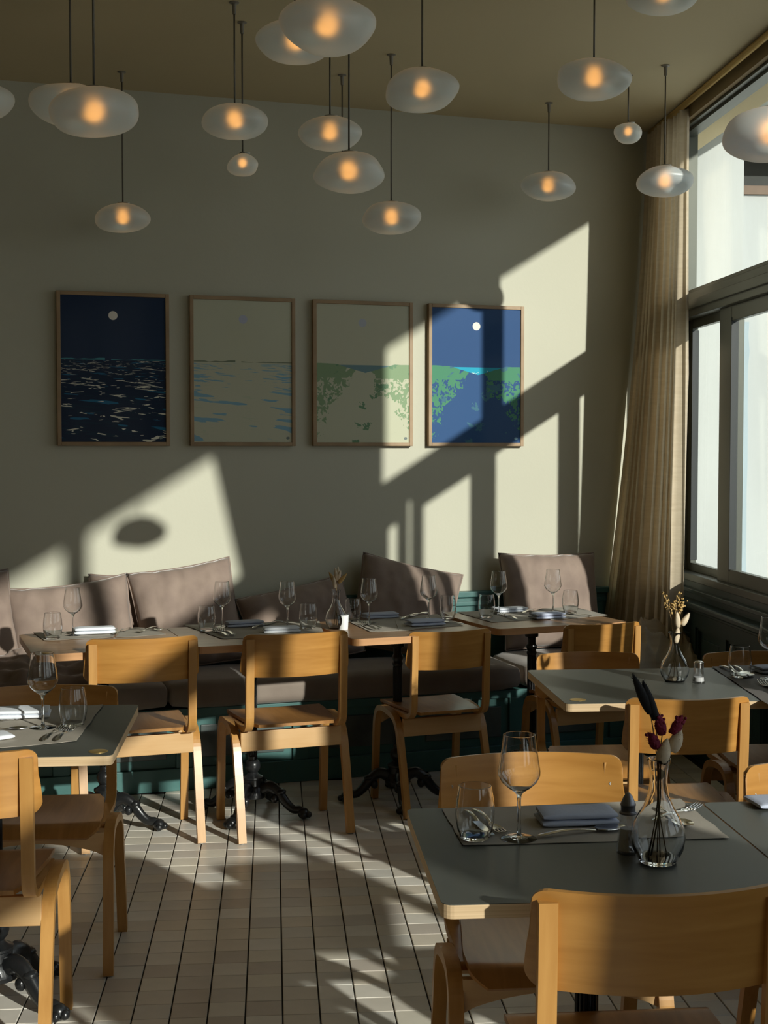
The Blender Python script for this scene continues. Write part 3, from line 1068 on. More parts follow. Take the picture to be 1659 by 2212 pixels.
# ------------------------------------------------------------------ pictures
class NG:
    """tiny helper to write node maths"""
    def __init__(s, m):
        s.nt = m.node_tree; s.L = s.nt.links.new

    def m(s, op, a, b=None, c=None, clamp=False):
        n = s.nt.nodes.new('ShaderNodeMath'); n.operation = op; n.use_clamp = clamp
        for i, q in enumerate((a, b, c)):
            if q is None: continue
            if hasattr(q, 'links') or hasattr(q, 'is_output'): s.L(q, n.inputs[i])
            else: n.inputs[i].default_value = q
        return n.outputs[0]

    def noise(s, vec, scale, detail=3, dist=0.0, w=0.0):
        n = s.nt.nodes.new('ShaderNodeTexNoise'); n.noise_dimensions = '4D'
        n.inputs['Scale'].default_value = scale; n.inputs['Detail'].default_value = detail
        n.inputs['Distortion'].default_value = dist; n.inputs['W'].default_value = w
        s.L(vec, n.inputs['Vector']); return n.outputs[0]

    def mapv(s, vec, sc, rot=0.0):
        n = s.nt.nodes.new('ShaderNodeMapping'); n.inputs['Scale'].default_value = sc
        n.inputs['Rotation'].default_value = (0, 0, rot)
        s.L(vec, n.inputs[0]); return n.outputs[0]

    def xyz(s, x, y, z=0.0):
        n = s.nt.nodes.new('ShaderNodeCombineXYZ')
        for i, q in enumerate((x, y, z)):
            if hasattr(q, 'is_output'): s.L(q, n.inputs[i])
            else: n.inputs[i].default_value = q
        return n.outputs[0]

    def mix(s, f, a, b):
        n = s.nt.nodes.new('ShaderNodeMix'); n.data_type = 'RGBA'
        if hasattr(f, 'is_output'): s.L(f, n.inputs[0])
        else: n.inputs[0].default_value = f
        for i, q in ((6, a), (7, b)):
            if hasattr(q, 'is_output'): s.L(q, n.inputs[i])
            else: n.inputs[i].default_value = q
        return n.outputs[2]


PW, PH = 0.487, 0.683


def print_material(kind):
    m = bpy.data.materials.new('screen_print')
    m.use_nodes = True
    b = m.node_tree.nodes['Principled BSDF']
    b.inputs['Roughness'].default_value = 0.6
    b.inputs['Specular IOR Level'].default_value = 0.24
    b.inputs['Coat Weight'].default_value = 0.06
    b.inputs['Coat Roughness'].default_value = 0.08
    g = NG(m)
    t = m.node_tree.nodes.new('ShaderNodeTexCoord')
    sp = m.node_tree.nodes.new('ShaderNodeSeparateXYZ')
    g.L(t.outputs['Object'], sp.inputs[0])
    X = g.m('DIVIDE', sp.outputs[0], PW)              # 0..1 left-right
    Y = g.m('DIVIDE', sp.outputs[2], PH)              # 0..1 bottom-top
    step = lambda a, b_: g.m('GREATER_THAN', a, b_)
    mul = lambda a, b_: g.m('MULTIPLY', a, b_)
    sub = lambda a, b_: g.m('SUBTRACT', a, b_)
    add = lambda a, b_: g.m('ADD', a, b_)
    # moon
    mxp = {0: 0.50, 1: 0.50, 2: 0.49, 3: 0.50}[kind]
    dx = mul(sub(X, mxp), PW); dy = mul(sub(Y, 0.872), PH)
    dist = g.m('SQRT', add(mul(dx, dx), mul(dy, dy)))
    moon = g.m('LESS_THAN', dist, 0.021)
    if kind in (0, 1):
        sky = hexc(28, 47, 76) if kind == 0 else hexc(192, 192, 168)
        sea = hexc(18, 36, 62) if kind == 0 else hexc(192, 192, 168)
        mcol = hexc(232, 225, 215) if kind == 0 else hexc(178, 182, 200)
        H0 = 0.575
        dep = sub(H0, Y)                                # depth below the horizon
        inv = g.m('DIVIDE', 1.0, add(dep, 0.10))
        vx = mul(sub(X, 0.5), add(inv, 1.5)); vy = mul(g.m('LOGARITHM', add(dep, 0.05), 2.718), 9.0)
        below = step(dep, 0.012)
        v1 = g.xyz(vx, vy)
        va = g.xyz(mul(vx, 0.75), add(mul(vy, 1.5), mul(vx, 0.55)))
        vb = g.xyz(mul(vx, 0.75), add(mul(vy, 1.5), mul(vx, -0.60)))
        n1 = g.noise(va, 1.7, 2.5, 0.5, 1.0)
        n2 = g.noise(vb, 1.7, 2.5, 0.5, 5.0)
        n3 = g.noise(vb, 0.9, 2.5, 0.6, 9.0)
        n4 = g.noise(v1, 0.35, 2.0, 0.0, 3.0)
        if kind == 0:
            white = mul(step(add(n1, mul(n4, 0.30)), 0.80), below)
            white = g.m('MAXIMUM', white, mul(step(add(n2, mul(n4, 0.30)), 0.80), below))
            blue = mul(step(n3, 0.63), below)
            dark = mul(step(n2, 0.56), below)
            col = g.mix(below, sky, sea)
            col = g.mix(dark, col, hexc(16, 44, 66))
            col = g.mix(blue, col, hexc(30, 104, 140))
            col = g.mix(white, col, hexc(225, 222, 205))
            isl = hexc(70, 140, 150)
        else:
            blue = mul(step(add(n3, mul(g.m('ABSOLUTE', sub(X, 0.5)), 0.28)), 0.665), below)
            grn = mul(step(n2, 0.66), below)
            col = g.mix(grn, sea, hexc(184, 190, 164))
            col = g.mix(blue, col, hexc(128, 170, 190))
            isl = hexc(120, 128, 106)
        ih = g.noise(g.xyz(mul(X, 4.0), 0.0), 1.0, 2.0, 0.0, 2.0)
        up = g.m('LESS_THAN', Y, add(H0 - 0.012, mul(sub(ih, 0.30), 0.055)))
        islm = mul(mul(up, step(Y, H0 - 0.008)), step(g.m('ABSOLUTE', sub(X, 0.45)), 0.03))
        col = g.mix(islm, col, isl)
    else:
        H0 = 0.565
        if kind == 3:
            sky = hexc(36, 74, 122); land = hexc(70, 134, 102); lo = hexc(38, 78, 126); seac = hexc(24, 160, 190); mcol = hexc(240, 232, 214); foam = hexc(215, 235, 225)
        else:
            sky = hexc(192, 191, 168); land = hexc(134, 158, 122); lo = hexc(192, 193, 168); seac = hexc(112, 142, 148); mcol = hexc(178, 182, 192); foam = hexc(118, 142, 146)
        vv = g.xyz(mul(X, 0.7), Y)
        nA = g.noise(vv, 7.0, 6.0, 1.1, 1.0)
        nB = g.noise(vv, 22.0, 5.0, 1.6, 4.0)
        nC = g.noise(g.xyz(mul(X, 3.0), 0.0), 1.5, 5.0, 0.0, 7.0)
        # V-shaped dune line: high left and right, dip a little right of the middle
        dip = g.m('ABSOLUTE', sub(X, 0.52))
        line = add(add(H0 - 0.055, mul(g.m('MINIMUM', dip, 0.32), 0.20)), mul(sub(nC, 0.5), 0.025))
        below = g.m('LESS_THAN', Y, line)
        sea_m = mul(g.m('LESS_THAN', Y, H0), sub(1.0, below))
        col = g.mix(sea_m, sky, seac)
        fo = mul(sea_m, step(add(nB, mul(sub(H0, Y), 4.0)), 0.74))
        col = g.mix(fo, col, foam)
        # green shoulder on both sides, second tone in the valley
        shoulder = add(mul(dip, 1.15), mul(sub(Y, 0.42), 1.1))
        lowmask = g.m('LESS_THAN', add(shoulder, mul(sub(nA, 0.5), 1.2)), 0.20)
        mix2 = g.m('GREATER_THAN', add(nB, mul(sub(nA, 0.5), 0.5)), 0.52)
        right = mul(step(X, 0.55), step(Y, 0.36))
        landc = g.mix(g.m('MAXIMUM', lowmask, mul(mix2, g.m('LESS_THAN', Y, 0.47))), land, lo)
        if kind == 3:
            landc = g.mix(mul(step(nA, 0.60), mix2), landc, hexc(60, 108, 128))
        else:
            landc = g.mix(mul(step(nA, 0.62), mix2), landc, hexc(110, 144, 112))
        col = g.mix(below, col, landc)
    col = g.mix(moon, col, mcol)
    g.L(col, b.inputs['Base Color'])
    # blot emblem in the lower right corner
    ex = mul(sub(X, 0.955), PW); ey = mul(sub(Y, 0.032), PH)
    ed = g.m('SQRT', add(mul(ex, ex), mul(mul(ey, ey), 1.7)))
    blot = g.m('LESS_THAN', ed, add(0.006, mul(g.noise(g.xyz(X, Y), 90, 1, 0, 2.0), 0.006)))
    col2 = g.mix(blot, col, hexc(118, 128, 124) if kind != 3 else hexc(150, 190, 210))
    g.L(col2, b.inputs['Base Color'])
    return m


pics = [(-1.035, -0.5105, 'framed print of a white moon over a dark navy sea with white glints'),
        (-0.412, 0.108, 'framed cream print of a faint moon over a pale sea with blue patches'),
        (0.198, 0.7175, 'framed pale print of a sage green dune path leading to the sea'),
        (0.803, 1.326, 'framed blue and green print of dunes under a moonlit blue sky')]
for k, (a, b, lab) in enumerate(pics):
    z0, z1 = 1.522, 2.243
    t = empty('framed_picture', wp(a, 0, z0), WA, lab, 'picture', 'row of four framed prints')
    W_, H_ = b - a, z1 - z0
    fr = 0.018
    D = 0.032
    for nm, (x0, x1, q0, q1) in {'l': (0, fr, 0, H_), 'r': (W_ - fr, W_, 0, H_), 'b': (fr, W_ - fr, 0, fr), 't': (fr, W_ - fr, H_ - fr, H_)}.items():
        MB().box(x0, x1, -D, -0.002, q0, q1, 0.0015).obj('frame_side', M['oak'], t)
    pr = MB().box(0, PW + 0.004, -0.003, 0, 0, PH + 0.004)
    o = pr.obj('print', print_material(k), t, (fr - 0.001, -D + 0.010, fr - 0.001))
    MB().box(fr, W_ - fr, -D + 0.012, -0.002, fr, H_ - fr).obj('backing', M['oak'], t)

# ------------------------------------------------------------------ pendant lamps
def make_pendant(name, x, y, z, width, label, seed, group, dent=True, tilt=0.0, shift=0.0):
    t = empty(name, (x, y, z), 0, label, 'pendant lamp', group)
    r = random.Random(seed)
    a0, a1, a2 = r.uniform(-1, 1), r.uniform(-1, 1), r.uniform(0, 6.28)
    hw = width / 2
    ratio = r.uniform(0.50, 0.56) if width > 0.2 else 0.72
    m = MB()
    nu, nv = 48, 28
    vs = []; fs = []
    dx_ = r.uniform(-0.5, 0.5)
    for i in range(nv + 1):
        ph = -pi / 2 + pi * i / nv
        for j in range(nu):
            th = 2 * pi * j / nu
            p = Vector((cos(ph) * cos(th), cos(ph) * sin(th), sin(ph)))
            nn = noise.noise(p * 0.9 + Vector((seed * 3.1, 0, 0))) * 0.16
            q = 1 + nn
            X = p.x * hw * q; Y = p.y * hw * q; Z = p.z * hw * ratio * (1 + nn * 0.5)
            Z += tilt * X + 0.05 * hw * a0 * (p.x ** 2 - 0.5)
            Z += 0.16 * hw * (0.5 * a1) * p.x * (1 - p.z ** 2)
            if dent:
                dd = (p - Vector((dx_, -0.62, -0.62)).normalized()).length
                s_ = max(0, 1 - dd / 0.55)
                k_ = s_ * s_ * (3 - 2 * s_)
                X *= 1 - 0.10 * k_; Y *= 1 - 0.22 * k_; Z *= 1 - 0.20 * k_
            vs.append((X + shift, Y, Z))
    for i in range(nv):
        for j in range(nu):
            j2 = (j + 1) % nu
            fs.append((i * nu + j, i * nu + j2, (i + 1) * nu + j2, (i + 1) * nu + j))
    m.add(vs, fs, True)
    sh = m.obj('lamp_shade', M['lamp'], t)
    # rescale the shade so its width is exact
    xs = [v.co.x for v in sh.data.vertices]
    sx = width / (max(xs) - min(xs)); cx_ = (max(xs) + min(xs)) / 2 - shift
    for v in sh.data.vertices:
        v.co.x = (v.co.x - cx_) * sx
    top = max(v.co.z for v in sh.data.vertices if abs(v.co.x) < 0.03 and abs(v.co.y) < 0.03)
    bsh = MB().sphere((0, 0, 0.008), 0.025 if width > 0.2 else 0.015, 14, 10)
    bsh.obj('bulb', M['bulb'], t)
    MB().lathe([(0, 0), (0.024 if width > .2 else 0.014, 0), (0.024 if width > .2 else 0.014, 0.004), (0.006, 0.009), (0, 0.009)], 20, (0, 0, top - 0.002)).obj('shade_cap', M['fit'], t)
    kn = MB().tube([(0.012, 0, top + 0.003), (0.030, 0, top + 0.002)], 0.004, 8)
    kn.obj('clip', M['white_metal'], t)
    Lc = CEIL - z
    MB().tube([(0, 0, top + 0.004), (0, 0, Lc - 0.03)], 0.0034, 8).obj('rod', M['cord'], t)
    MB().lathe([(0, Lc - 0.045), (0.0065, Lc - 0.045), (0.0075, Lc - 0.03), (0.0085, Lc - 0.008), (0.010, Lc - 0.006), (0.019, Lc - 0.003), (0.019, Lc - 0.0005), (0, Lc - 0.0005)], 18).obj('ceiling_fitting', M['fit'], t)
    return t


GL = 'frosted glass pendant lamps'
lamps = [
    (-0.669, 6.297, 2.543, .250, 'large pendant hanging low in front of the wall above the first picture', 1),
    (-0.140, 5.298, 2.750, .253, 'large pendant directly above a tiny one, left of the middle', 2),
    (0.512, 5.934, 2.499, .253, 'lowest of the large pendants, hanging low above the third picture', 3),
    (1.349, 6.683, 2.788, .272, 'large pendant far back on the right, with a dented lower left', 4),
    (1.731, 6.000, 2.688, .246, 'large pendant hanging in front of the curtain and window edge', 5),
    (-1.072, 5.197, 2.782, .255, 'pendant cut off by the left edge of the view', 6),
    (-0.648, 4.561, 2.616, .265, 'large pendant at the left, half hidden behind a nearer one', 7),
    (-0.505, 4.012, 2.462, .255, 'large pendant at the left with a dented underside, covering another', 8),
    (0.146, 3.631, 2.606, .255, 'biggest looking pendant, at the top middle', 9),
    (0.078, 4.566, 2.836, .262, 'large pendant hidden behind the big one at the top middle', 10),
    (0.232, 5.531, 2.764, .255, 'upper one of two overlapping large pendants in the middle', 12),
    (0.275, 4.944, 2.493, .255, 'lower one of two overlapping large pendants in the middle, dented below', 13),
    (0.520, 4.781, 2.746, .255, 'large pendant right of the middle with a dark cap on top', 14),
    (1.106, 4.706, 2.778, .255, 'large pendant high on the right with a small one just beside it', 15),
    (1.315, 3.577, 2.335, .255, 'large pendant in front of the window, cut off by the right edge', 16),
    (1.346, 4.700, 3.071, .255, 'pendant at the top right edge, only its underside in view', 17),
]
for (x, y, z, w_, lab, sd) in lamps:
    make_pendant('pendant_lamp', x, y, z, w_, lab, sd, GL)
GS = 'tiny frosted pendant lamps'
make_pendant('small_pendant_lamp', -0.116, 5.538, 2.634, .123, 'tiny pendant glowing just below a large one, left of the middle', 21, GS, False)
make_pendant('small_pendant_lamp', 1.610, 6.172, 2.936, .128, 'tiny pendant glowing in the far right corner before the curtain', 22, GS, False)
make_pendant('small_pendant_lamp', 0.318, 6.27, 2.80, .123, 'tiny pendant almost hidden behind the overlapping middle pair, only its rod showing', 23, GS, False)

# ------------------------------------------------------------------ tableware
ZT = 0.75
ZM = 0.7514


def placemat(pts_px, label, wave=0.004, m='placemat', curl=None, seed=0):
    """four corners given by their pixels: near-left, near-right, far-right, far-left"""
    c = [at(*p, ZT) for p in pts_px]
    o_ = sum(c, Vector()) / 4
    r = random.Random(seed)

    def fn(u, v):
        p = c[0].lerp(c[1], u).lerp(c[3].lerp(c[2], u), v)
        z = 0.0012
        edge = max(0, 1 - 6 * min(u, 1 - u)) + max(0, 1 - 8 * min(v, 1 - v)) * 0.5
        z += edge * wave * 0.5 * (0.7 + noise.noise(Vector((u * 3 + seed, v * 6, seed))))
        p = p + Vector((0.004 * noise.noise(Vector((u, v * 5, seed))) * (1 if u < 0.02 or u > 0.98 else 0), 0, 0))
        if curl and u > 0.8 and v < 0.35:
            z += curl * (u - 0.8) * (0.35 - v) * 10
        q = p - o_
        return (q.x, q.y, max(0.0011, z))
    o = MB().grid(fn, 26, 16, 0.0009).obj('placemat', M[m])
    o.location = (o_.x, o_.y, ZT)
    tag(o, label, 'placemat', 'placemats')
    return o


def lathe_glass(name, prof, label, cat, loc, mt='glass', n=40, group=None):
    o = MB().lathe(prof, n).obj(name, M[mt])
    o.location = loc
    tag(o, label, cat, group)
    return o


def wine_proto():
    prof = [(0, 0.0), (0.034, 0.0), (0.0345, 0.0012), (0.020, 0.003), (0.007, 0.006), (0.0042, 0.011), (0.0036, 0.04), (0.0036, 0.075), (0.0048, 0.086),
            (0.010, 0.092), (0.022, 0.100), (0.034, 0.111), (0.0405, 0.124), (0.0408, 0.133), (0.0375, 0.155), (0.0335, 0.18), (0.031, 0.203),
            (0.0300, 0.2035), (0.0326, 0.18), (0.0366, 0.155), (0.0396, 0.133), (0.0392, 0.125), (0.033, 0.1125), (0.022, 0.102), (0.010, 0.0945), (0, 0.093)]
    prof = smooth_prof(prof)
    o = MB().lathe(prof, 40).obj('wine_glass', M['glass'])
    tag(o, 'x', 'wine glass', 'wine glasses')
    return o


def smooth_prof(p):
    return p


def tumbler_proto():
    prof = [(0, 0.0), (0.024, 0.0), (0.028, 0.003), (0.034, 0.018), (0.0375, 0.040), (0.0380, 0.056), (0.0365, 0.075), (0.0335, 0.093), (0.0315, 0.104),
            (0.0303, 0.1045), (0.0323, 0.093), (0.0353, 0.075), (0.0367, 0.056), (0.0362, 0.041), (0.0327, 0.020), (0.027, 0.009), (0, 0.008)]
    o = MB().lathe(prof, 40).obj('tumbler', M['glass'])
    tag(o, 'x', 'drinking glass', 'stemless tumblers')
    return o


wine = wine_proto(); tumb = tumbler_proto()


def wine_at(px, py, label, sc=1.0, z=ZM):
    p = at(px, py, z)
    return place(wine, p, 0, label, 'wine glasses', (sc, sc, sc))


def tumb_at(px, py, label, sc=1.0, z=ZM):
    p = at(px, py, z)
    return place(tumb, p, 0, label, 'stemless tumblers', (sc, sc, sc))


def cutlery_protos():
    # handle shared profile along +y; z up
    def handle(mb, L):
        def fn(u, v):
            y = L * v
            wd = 0.0048 + 0.0042 * (1 - v) ** 2 if v > 0.12 else 0.0088 * sqrt(max(0.02, v / 0.12))
            z = 0.0045 + 0.006 * sin(pi * v) - 0.002 * v
            x = (2 * u - 1) * wd
            return (x, y, z + 0.0012 * (1 - (2 * u - 1) ** 2))
        mb.grid(fn, 6, 22, 0.0022)
    out = {}
    k = MB(); handle(k, 0.105)

    def blade(u, v):
        y = 0.105 + 0.105 * v
        w1 = 0.0095 * (1 - max(0, v - 0.75) ** 2 * 14)
        x = -0.0045 + (w1 + 0.0045) * u * 1.3
        return (x, y, 0.0036)
    k.grid(blade, 4, 12, 0.0014)
    out['knife'] = k.obj('table_knife', M['steel'])
    tag(out['knife'], 'x', 'knife', 'table knives')
    f = MB(); handle(f, 0.130)

    def palm(u, v):
        y = 0.130 + 0.030 * v
        wd = 0.005 + 0.008 * sin(pi / 2 * min(1, v * 1.4))
        x = (2 * u - 1) * wd
        return (x, y, 0.003 - 0.0025 * v + 0.0008 * (2 * u - 1) ** 2)
    f.grid(palm, 6, 8, 0.0016)
    for q in range(4):
        xx = -0.0105 + 0.007 * q
        f.tube([(xx, 0.158, 0.0012), (xx, 0.18, 0.0012), (xx, 0.198, 0.005), (xx, 0.206, 0.0085)], [0.0014, 0.0014, 0.0012, 0.0007], 6)
    out['fork'] = f.obj('dinner_fork', M['steel'])
    tag(out['fork'], 'x', 'fork', 'dinner forks')
    s = MB(); handle(s, 0.130)

    def bowl(u, v):
        t = v
        y = 0.128 + 0.062 * t
        wd = 0.0205 * sqrt(max(0, sin(pi * (0.06 + 0.92 * t)))) ** 1.0
        a = 2 * u - 1
        x = a * wd
        return (x, y, 0.0042 - 0.0036 * (1 - a * a) * sin(pi * min(1, t * 1.02)) + 0.002)
    s.grid(bowl, 10, 16, 0.0012)
    out['spoon'] = s.obj('table_spoon', M['steel'])
    tag(out['spoon'], 'x', 'spoon', 'table spoons')
    return out


CUT = cutlery_protos()


def cut(kind, p0, p1, label, z=ZM):
    """from handle end pixel to tip pixel"""
    a = at(*p0, z); b = at(*p1, z)
    d = b - a
    L = {'knife': 0.21, 'fork': 0.206, 'spoon': 0.19}[kind]
    s = max(0.8, min(1.12, d.length / L))
    c = (a + b) / 2
    d.normalize()
    o = c - d * L * s / 2
    rz = atan2(d.y, d.x) - pi / 2
    return place(CUT[kind], (o.x, o.y, z + 0.0015), rz, label, {'knife': 'table knives', 'fork': 'dinner forks', 'spoon': 'table spoons'}[kind], (s, s, s))


def napkin(px, py, wd, dp, rz, label, m='napkin', h=0.011, layers=2, seed=0, z=ZM):
    p = at(px, py, z)
    mb = MB()
    for k in range(layers):
        z0 = k * h
        ins = 0.004 * k

        def fn(u, v):
            # a folded, rounded slab: v wraps around the fold (section), u along
            a = 2 * pi * v
            ca, sa = cos(a), sin(a)
            e_ = 3.2
            yy = math.copysign(abs(ca) ** (1 / e_), ca) * (dp / 2 - ins * 0.6)
            zz = math.copysign(abs(sa) ** (1 / 1.6), sa) * h / 2
            x = (u - 0.5) * (wd - ins)
            wob = noise.noise(Vector((x * 14 + seed, yy * 14, k * 3.0)))
            ends = 1 - 0.5 * (abs(2 * u - 1) ** 10)
            zz *= ends
            return (x + 0.002 * wob, yy + 0.003 * noise.noise(Vector((x * 12, seed, k))), z0 + h / 2 + zz + 0.0016 * wob * (1 if zz > 0 else 0) + 0.0015)
        mb.grid(fn, 26, 28)
        # end caps
        for uu in (0.0, 1.0):
            ring = [Vector(fn(uu, j / 28)) for j in range(28)]
            idx = tuple(range(28))
            mb.add(ring, [idx if uu == 1 else idx[::-1]])
    o = mb.obj('folded_napkin', M[m])
    o.location = p
    o.rotation_euler[2] = rz
    tag(o, label, 'napkin', 'folded cloth napkins')
    return o


def dry_tail(mb, base, tip, r, n=10, fuzz=0.0, seed=0):
    base, tip = Vector(base), Vector(tip)
    pts = [base.lerp(tip, i / 10) for i in range(11)]
    rs = [max(0.0006, r * sin(pi * (0.12 + 0.88 * (i / 10)) ** 0.8) ** 0.7) for i in range(11)]
    mb.tube(pts, rs, n)
    if fuzz:
        rr = random.Random(seed)
        d = (tip - base).normalized()
        for k in range(90):
            t = rr.uniform(0.03, 0.98)
            p = base.lerp(tip, t)
            q = Vector((rr.uniform(-1, 1), rr.uniform(-1, 1), rr.uniform(-1, 1))).cross(d).normalized()
            rad = r * sin(pi * (0.12 + 0.88 * t) ** 0.8) ** 0.7
            a = p + q * rad * 0.8
            b = p + q * (rad + fuzz) + d * fuzz * 1.2
            s_ = q.cross(d) * 0.0007
            mb.add([a - s_, a + s_, b], [(0, 1, 2)])


def vase(px, py, h, dmax, label, z=ZT):
    p = at(px, py, z)
    t = empty('glass_vase', p, 0, label, 'vase', 'glass carafe vases')
    k = h / 0.18
    R = dmax / 2
    prof = [(0, 0.0), (R * 0.62, 0.0), (R * 0.72, 0.004 * k), (R * 0.93, 0.024 * k), (R, 0.045 * k), (R * 0.95, 0.062 * k), (R * 0.78, 0.080 * k), (R * 0.55, 0.098 * k),
            (R * 0.38, 0.118 * k), (R * 0.32, 0.140 * k), (R * 0.34, 0.160 * k), (R * 0.44, 0.1795 * k), (R * 0.44, 0.181 * k),
            (R * 0.41, 0.180 * k), (R * 0.31, 0.160 * k), (R * 0.285, 0.140 * k), (R * 0.345, 0.118 * k), (R * 0.515, 0.098 * k), (R * 0.745, 0.080 * k),
            (R * 0.915, 0.062 * k), (R * 0.96, 0.045 * k), (R * 0.89, 0.026 * k), (R * 0.64, 0.009 * k), (0, 0.008 * k)]
    MB().lathe(prof, 44).obj('glass_body', M['glass'], t)
    return t, p


def bouquet(p, kind, h, label):
    """dried flowers standing in a vase; p is the base of the vase"""
    t = empty('dried_flowers', p + Vector((0, 0, 0.012)), 0, label, 'flowers', 'dried flower bunches')
    rr = random.Random(len(kind) * 7)
    neck = h * 0.93

    def stem(top, foot=None):
        foot = foot or (rr.uniform(-0.02, 0.02), rr.uniform(-0.015, 0.015), 0.0)
        nk = (top[0] * 0.2, top[1] * 0.2, neck)
        MB().tube(smooth_path([foot, (nk[0] * 0.6, nk[1] * 0.6, neck * 0.55), nk, top], 5), 0.0011, 5).obj('stem', M['stem'], t)
    if kind == 'crimson':
        for (b, tp) in (((-0.016, 0, 0.262), (-0.050, 0.0, 0.335)), ((-0.006, 0.0, 0.250), (-0.030, 0.004, 0.322))):
            stem(b)
            m = MB(); dry_tail(m, b, tp, 0.0095, 9, 0.004, 3)
            m.obj('bunny_tail', M['blackfl'], t)
        for q, (b, tp) in enumerate((((0.006, 0, 0.222), (-0.002, 0.0, 0.262)), ((0.026, 0.0, 0.222), (0.043, 0.0, 0.258)), ((-0.006, -0.008, 0.200), (-0.020, -0.01, 0.228)))):
            stem(b)
            m = MB(); dry_tail(m, b, tp, 0.0105, 8, 0.004, 7 + q)
            for j in range(26):
                a = rr.uniform(0, 6.28); tt = rr.uniform(0.1, 0.9)
                c = Vector(b).lerp(Vector(tp), tt)
                m.sphere(c + Vector((cos(a), sin(a), 0)) * 0.0085, 0.003, 6, 4)
            m.obj('crimson_bloom', M['crimson'], t)
        for q, (b, tp) in enumerate((((0.022, -0.004, 0.192), (0.040, -0.004, 0.232)), ((0.001, -0.012, 0.172), (0.012, -0.012, 0.218)))):
            stem(b)
            m = MB(); dry_tail(m, b, tp, 0.0125, 10, 0.0035, 17 + q)
            m.obj('cream_tail', M['cream'], t)
    elif kind == 'gold':
        for (b, tp) in (((-0.012, 0, 0.19), (-0.035, 0, 0.275)), ((0.0, 0.0, 0.19), (0.004, 0, 0.262)), ((0.012, 0, 0.19), (0.016, 0.0, 0.272)), ((0.0, 0.0, 0.18), (-0.022, 0, 0.25)), ((0.01, 0, 0.185), (0.030, 0.0, 0.25))):
            m = MB()
            m.tube([(0, 0, 0.10), b, tp], 0.0012, 5)
            m.obj('stem', M['stem'], t)
            f = MB()
            for j in range(16):
                c = Vector(b).lerp(Vector(tp), rr.uniform(0.45, 1.05)) + Vector((rr.uniform(-1, 1), rr.uniform(-1, 1), rr.uniform(-.6, .6))) * 0.011
                f.sphere(c, rr.uniform(0.0025, 0.0042), 6, 4)
            f.obj('flower_cluster', M['gold'], t)
        for q, (b, tp) in enumerate((((0.006, -0.012, 0.165), (0.002, -0.012, 0.218)), ((0.020, -0.01, 0.172), (0.044, -0.01, 0.212)), ((0.0, -0.01, 0.115), (0.008, -0.01, 0.172)))):
            m = MB(); dry_tail(m, b, tp, 0.010, 10, 0.003, 27 + q)
            m.obj('cream_bud', M['cream'], t)
            stem(b)
    else:
        for q, (b, tp) in enumerate((((-0.004, 0, 0.182), (-0.030, 0, 0.228)), ((0.004, 0, 0.19), (-0.004, 0, 0.245)), ((0.006, 0, 0.195), (0.020, 0, 0.235)), ((0.01, 0, 0.180), (0.046, 0, 0.222)), ((-0.004, -0.008, 0.16), (-0.012, -0.01, 0.215)), ((0.006, 0.008, 0.19), (0.010, 0.01, 0.25)))):
            m = MB(); dry_tail(m, b, tp, 0.0085, 9, 0.002, 37 + q)
            m.obj('cream_bud', M['cream' if q % 3 else 'gold'], t)
            stem(b)
    return t


def shaker(px, py, label, cone=True, h=0.075):
    p = at(px, py, ZT)
    t = empty('salt_shaker', p, 0, label, 'salt shaker', 'glass salt shakers')
    MB().lathe([(0, 0), (0.0205, 0), (0.0215, 0.004), (0.0145, h), (0.0125, h), (0.019, 0.006), (0, 0.006)], 30, (0, 0, 0), 10, 0.04).obj('glass_body', M['thin'], t)
    MB().lathe([(0, 0.0065), (0.0178, 0.0065), (0.0165 if not cone else 0.0145, h * (0.35 if not cone else 0.62)), (0, h * (0.35 if not cone else 0.62))], 20).obj('salt', M['salt'], t)
    if cone:
        MB().lathe([(0.0, h - 0.001), (0.0165, h - 0.001), (0.0165, h + 0.002), (0.0135, h + 0.004), (0.0135, h + 0.013), (0.0145, h + 0.015), (0.0145, h + 0.017),
                    (0.0125, h + 0.022), (0.008, h + 0.032), (0.003, h + 0.038), (0, h + 0.039)], 24).obj('cap', M['cap'], t)
    else:
        MB().lathe([(0.0, h - 0.006), (0.0155, h - 0.006), (0.0155, h + 0.008), (0.0165, h + 0.009), (0.0160, h + 0.013), (0.010, h + 0.016), (0, h + 0.017)], 24).obj('cap', M['steel'], t)
    return t


# --- foreground table
placemat([(1000, 1828), (1575, 1812), (1470, 1728), (955, 1750)], 'placemat on the foreground table, its right part sunlit', 0.004, 'placemat_d' if False else 'placemat', None, 1)
tumb_at(1026, 1812, 'tumbler on the foreground table, two knives seen through it')
wine_at(1121, 1812, 'big wine glass on the foreground table')
napkin(1245, 1776, 0.155, 0.085, radians(2), 'thick grey napkin on the foreground table', h=0.013, layers=2, seed=1)
cut('spoon', (1160, 1812), (1348, 1790), 'spoon lying before the grey napkin on the foreground table')
cut('knife', (1002, 1755), (1065, 1808), 'left knife behind the foreground tumbler')
cut('fork', (1022, 1752), (1092, 1806), 'silver handle right of the knife behind the foreground tumbler')
cut('fork', (1408, 1778), (1512, 1742), 'fork right of the vase on the foreground table', z=ZM + 0.002)
cut('spoon', (1420, 1745), (1490, 1790), 'spoon crossing under the fork on the foreground table')
shaker(1356, 1842, 'fluted salt shaker with pointed grey cap on the foreground table', True)
v, p = vase(1421, 1862, 0.190, 0.099, 'round bellied glass vase on the foreground table')
bouquet(p, 'crimson', 0.19, 'crimson, cream and black dried flowers in the foreground vase')
napkin(1672, 1738, 0.10, 0.09, radians(4), 'napkin corner at the right edge on the second foreground table', h=0.012, layers=1, seed=9, z=ZT + 0.0005)

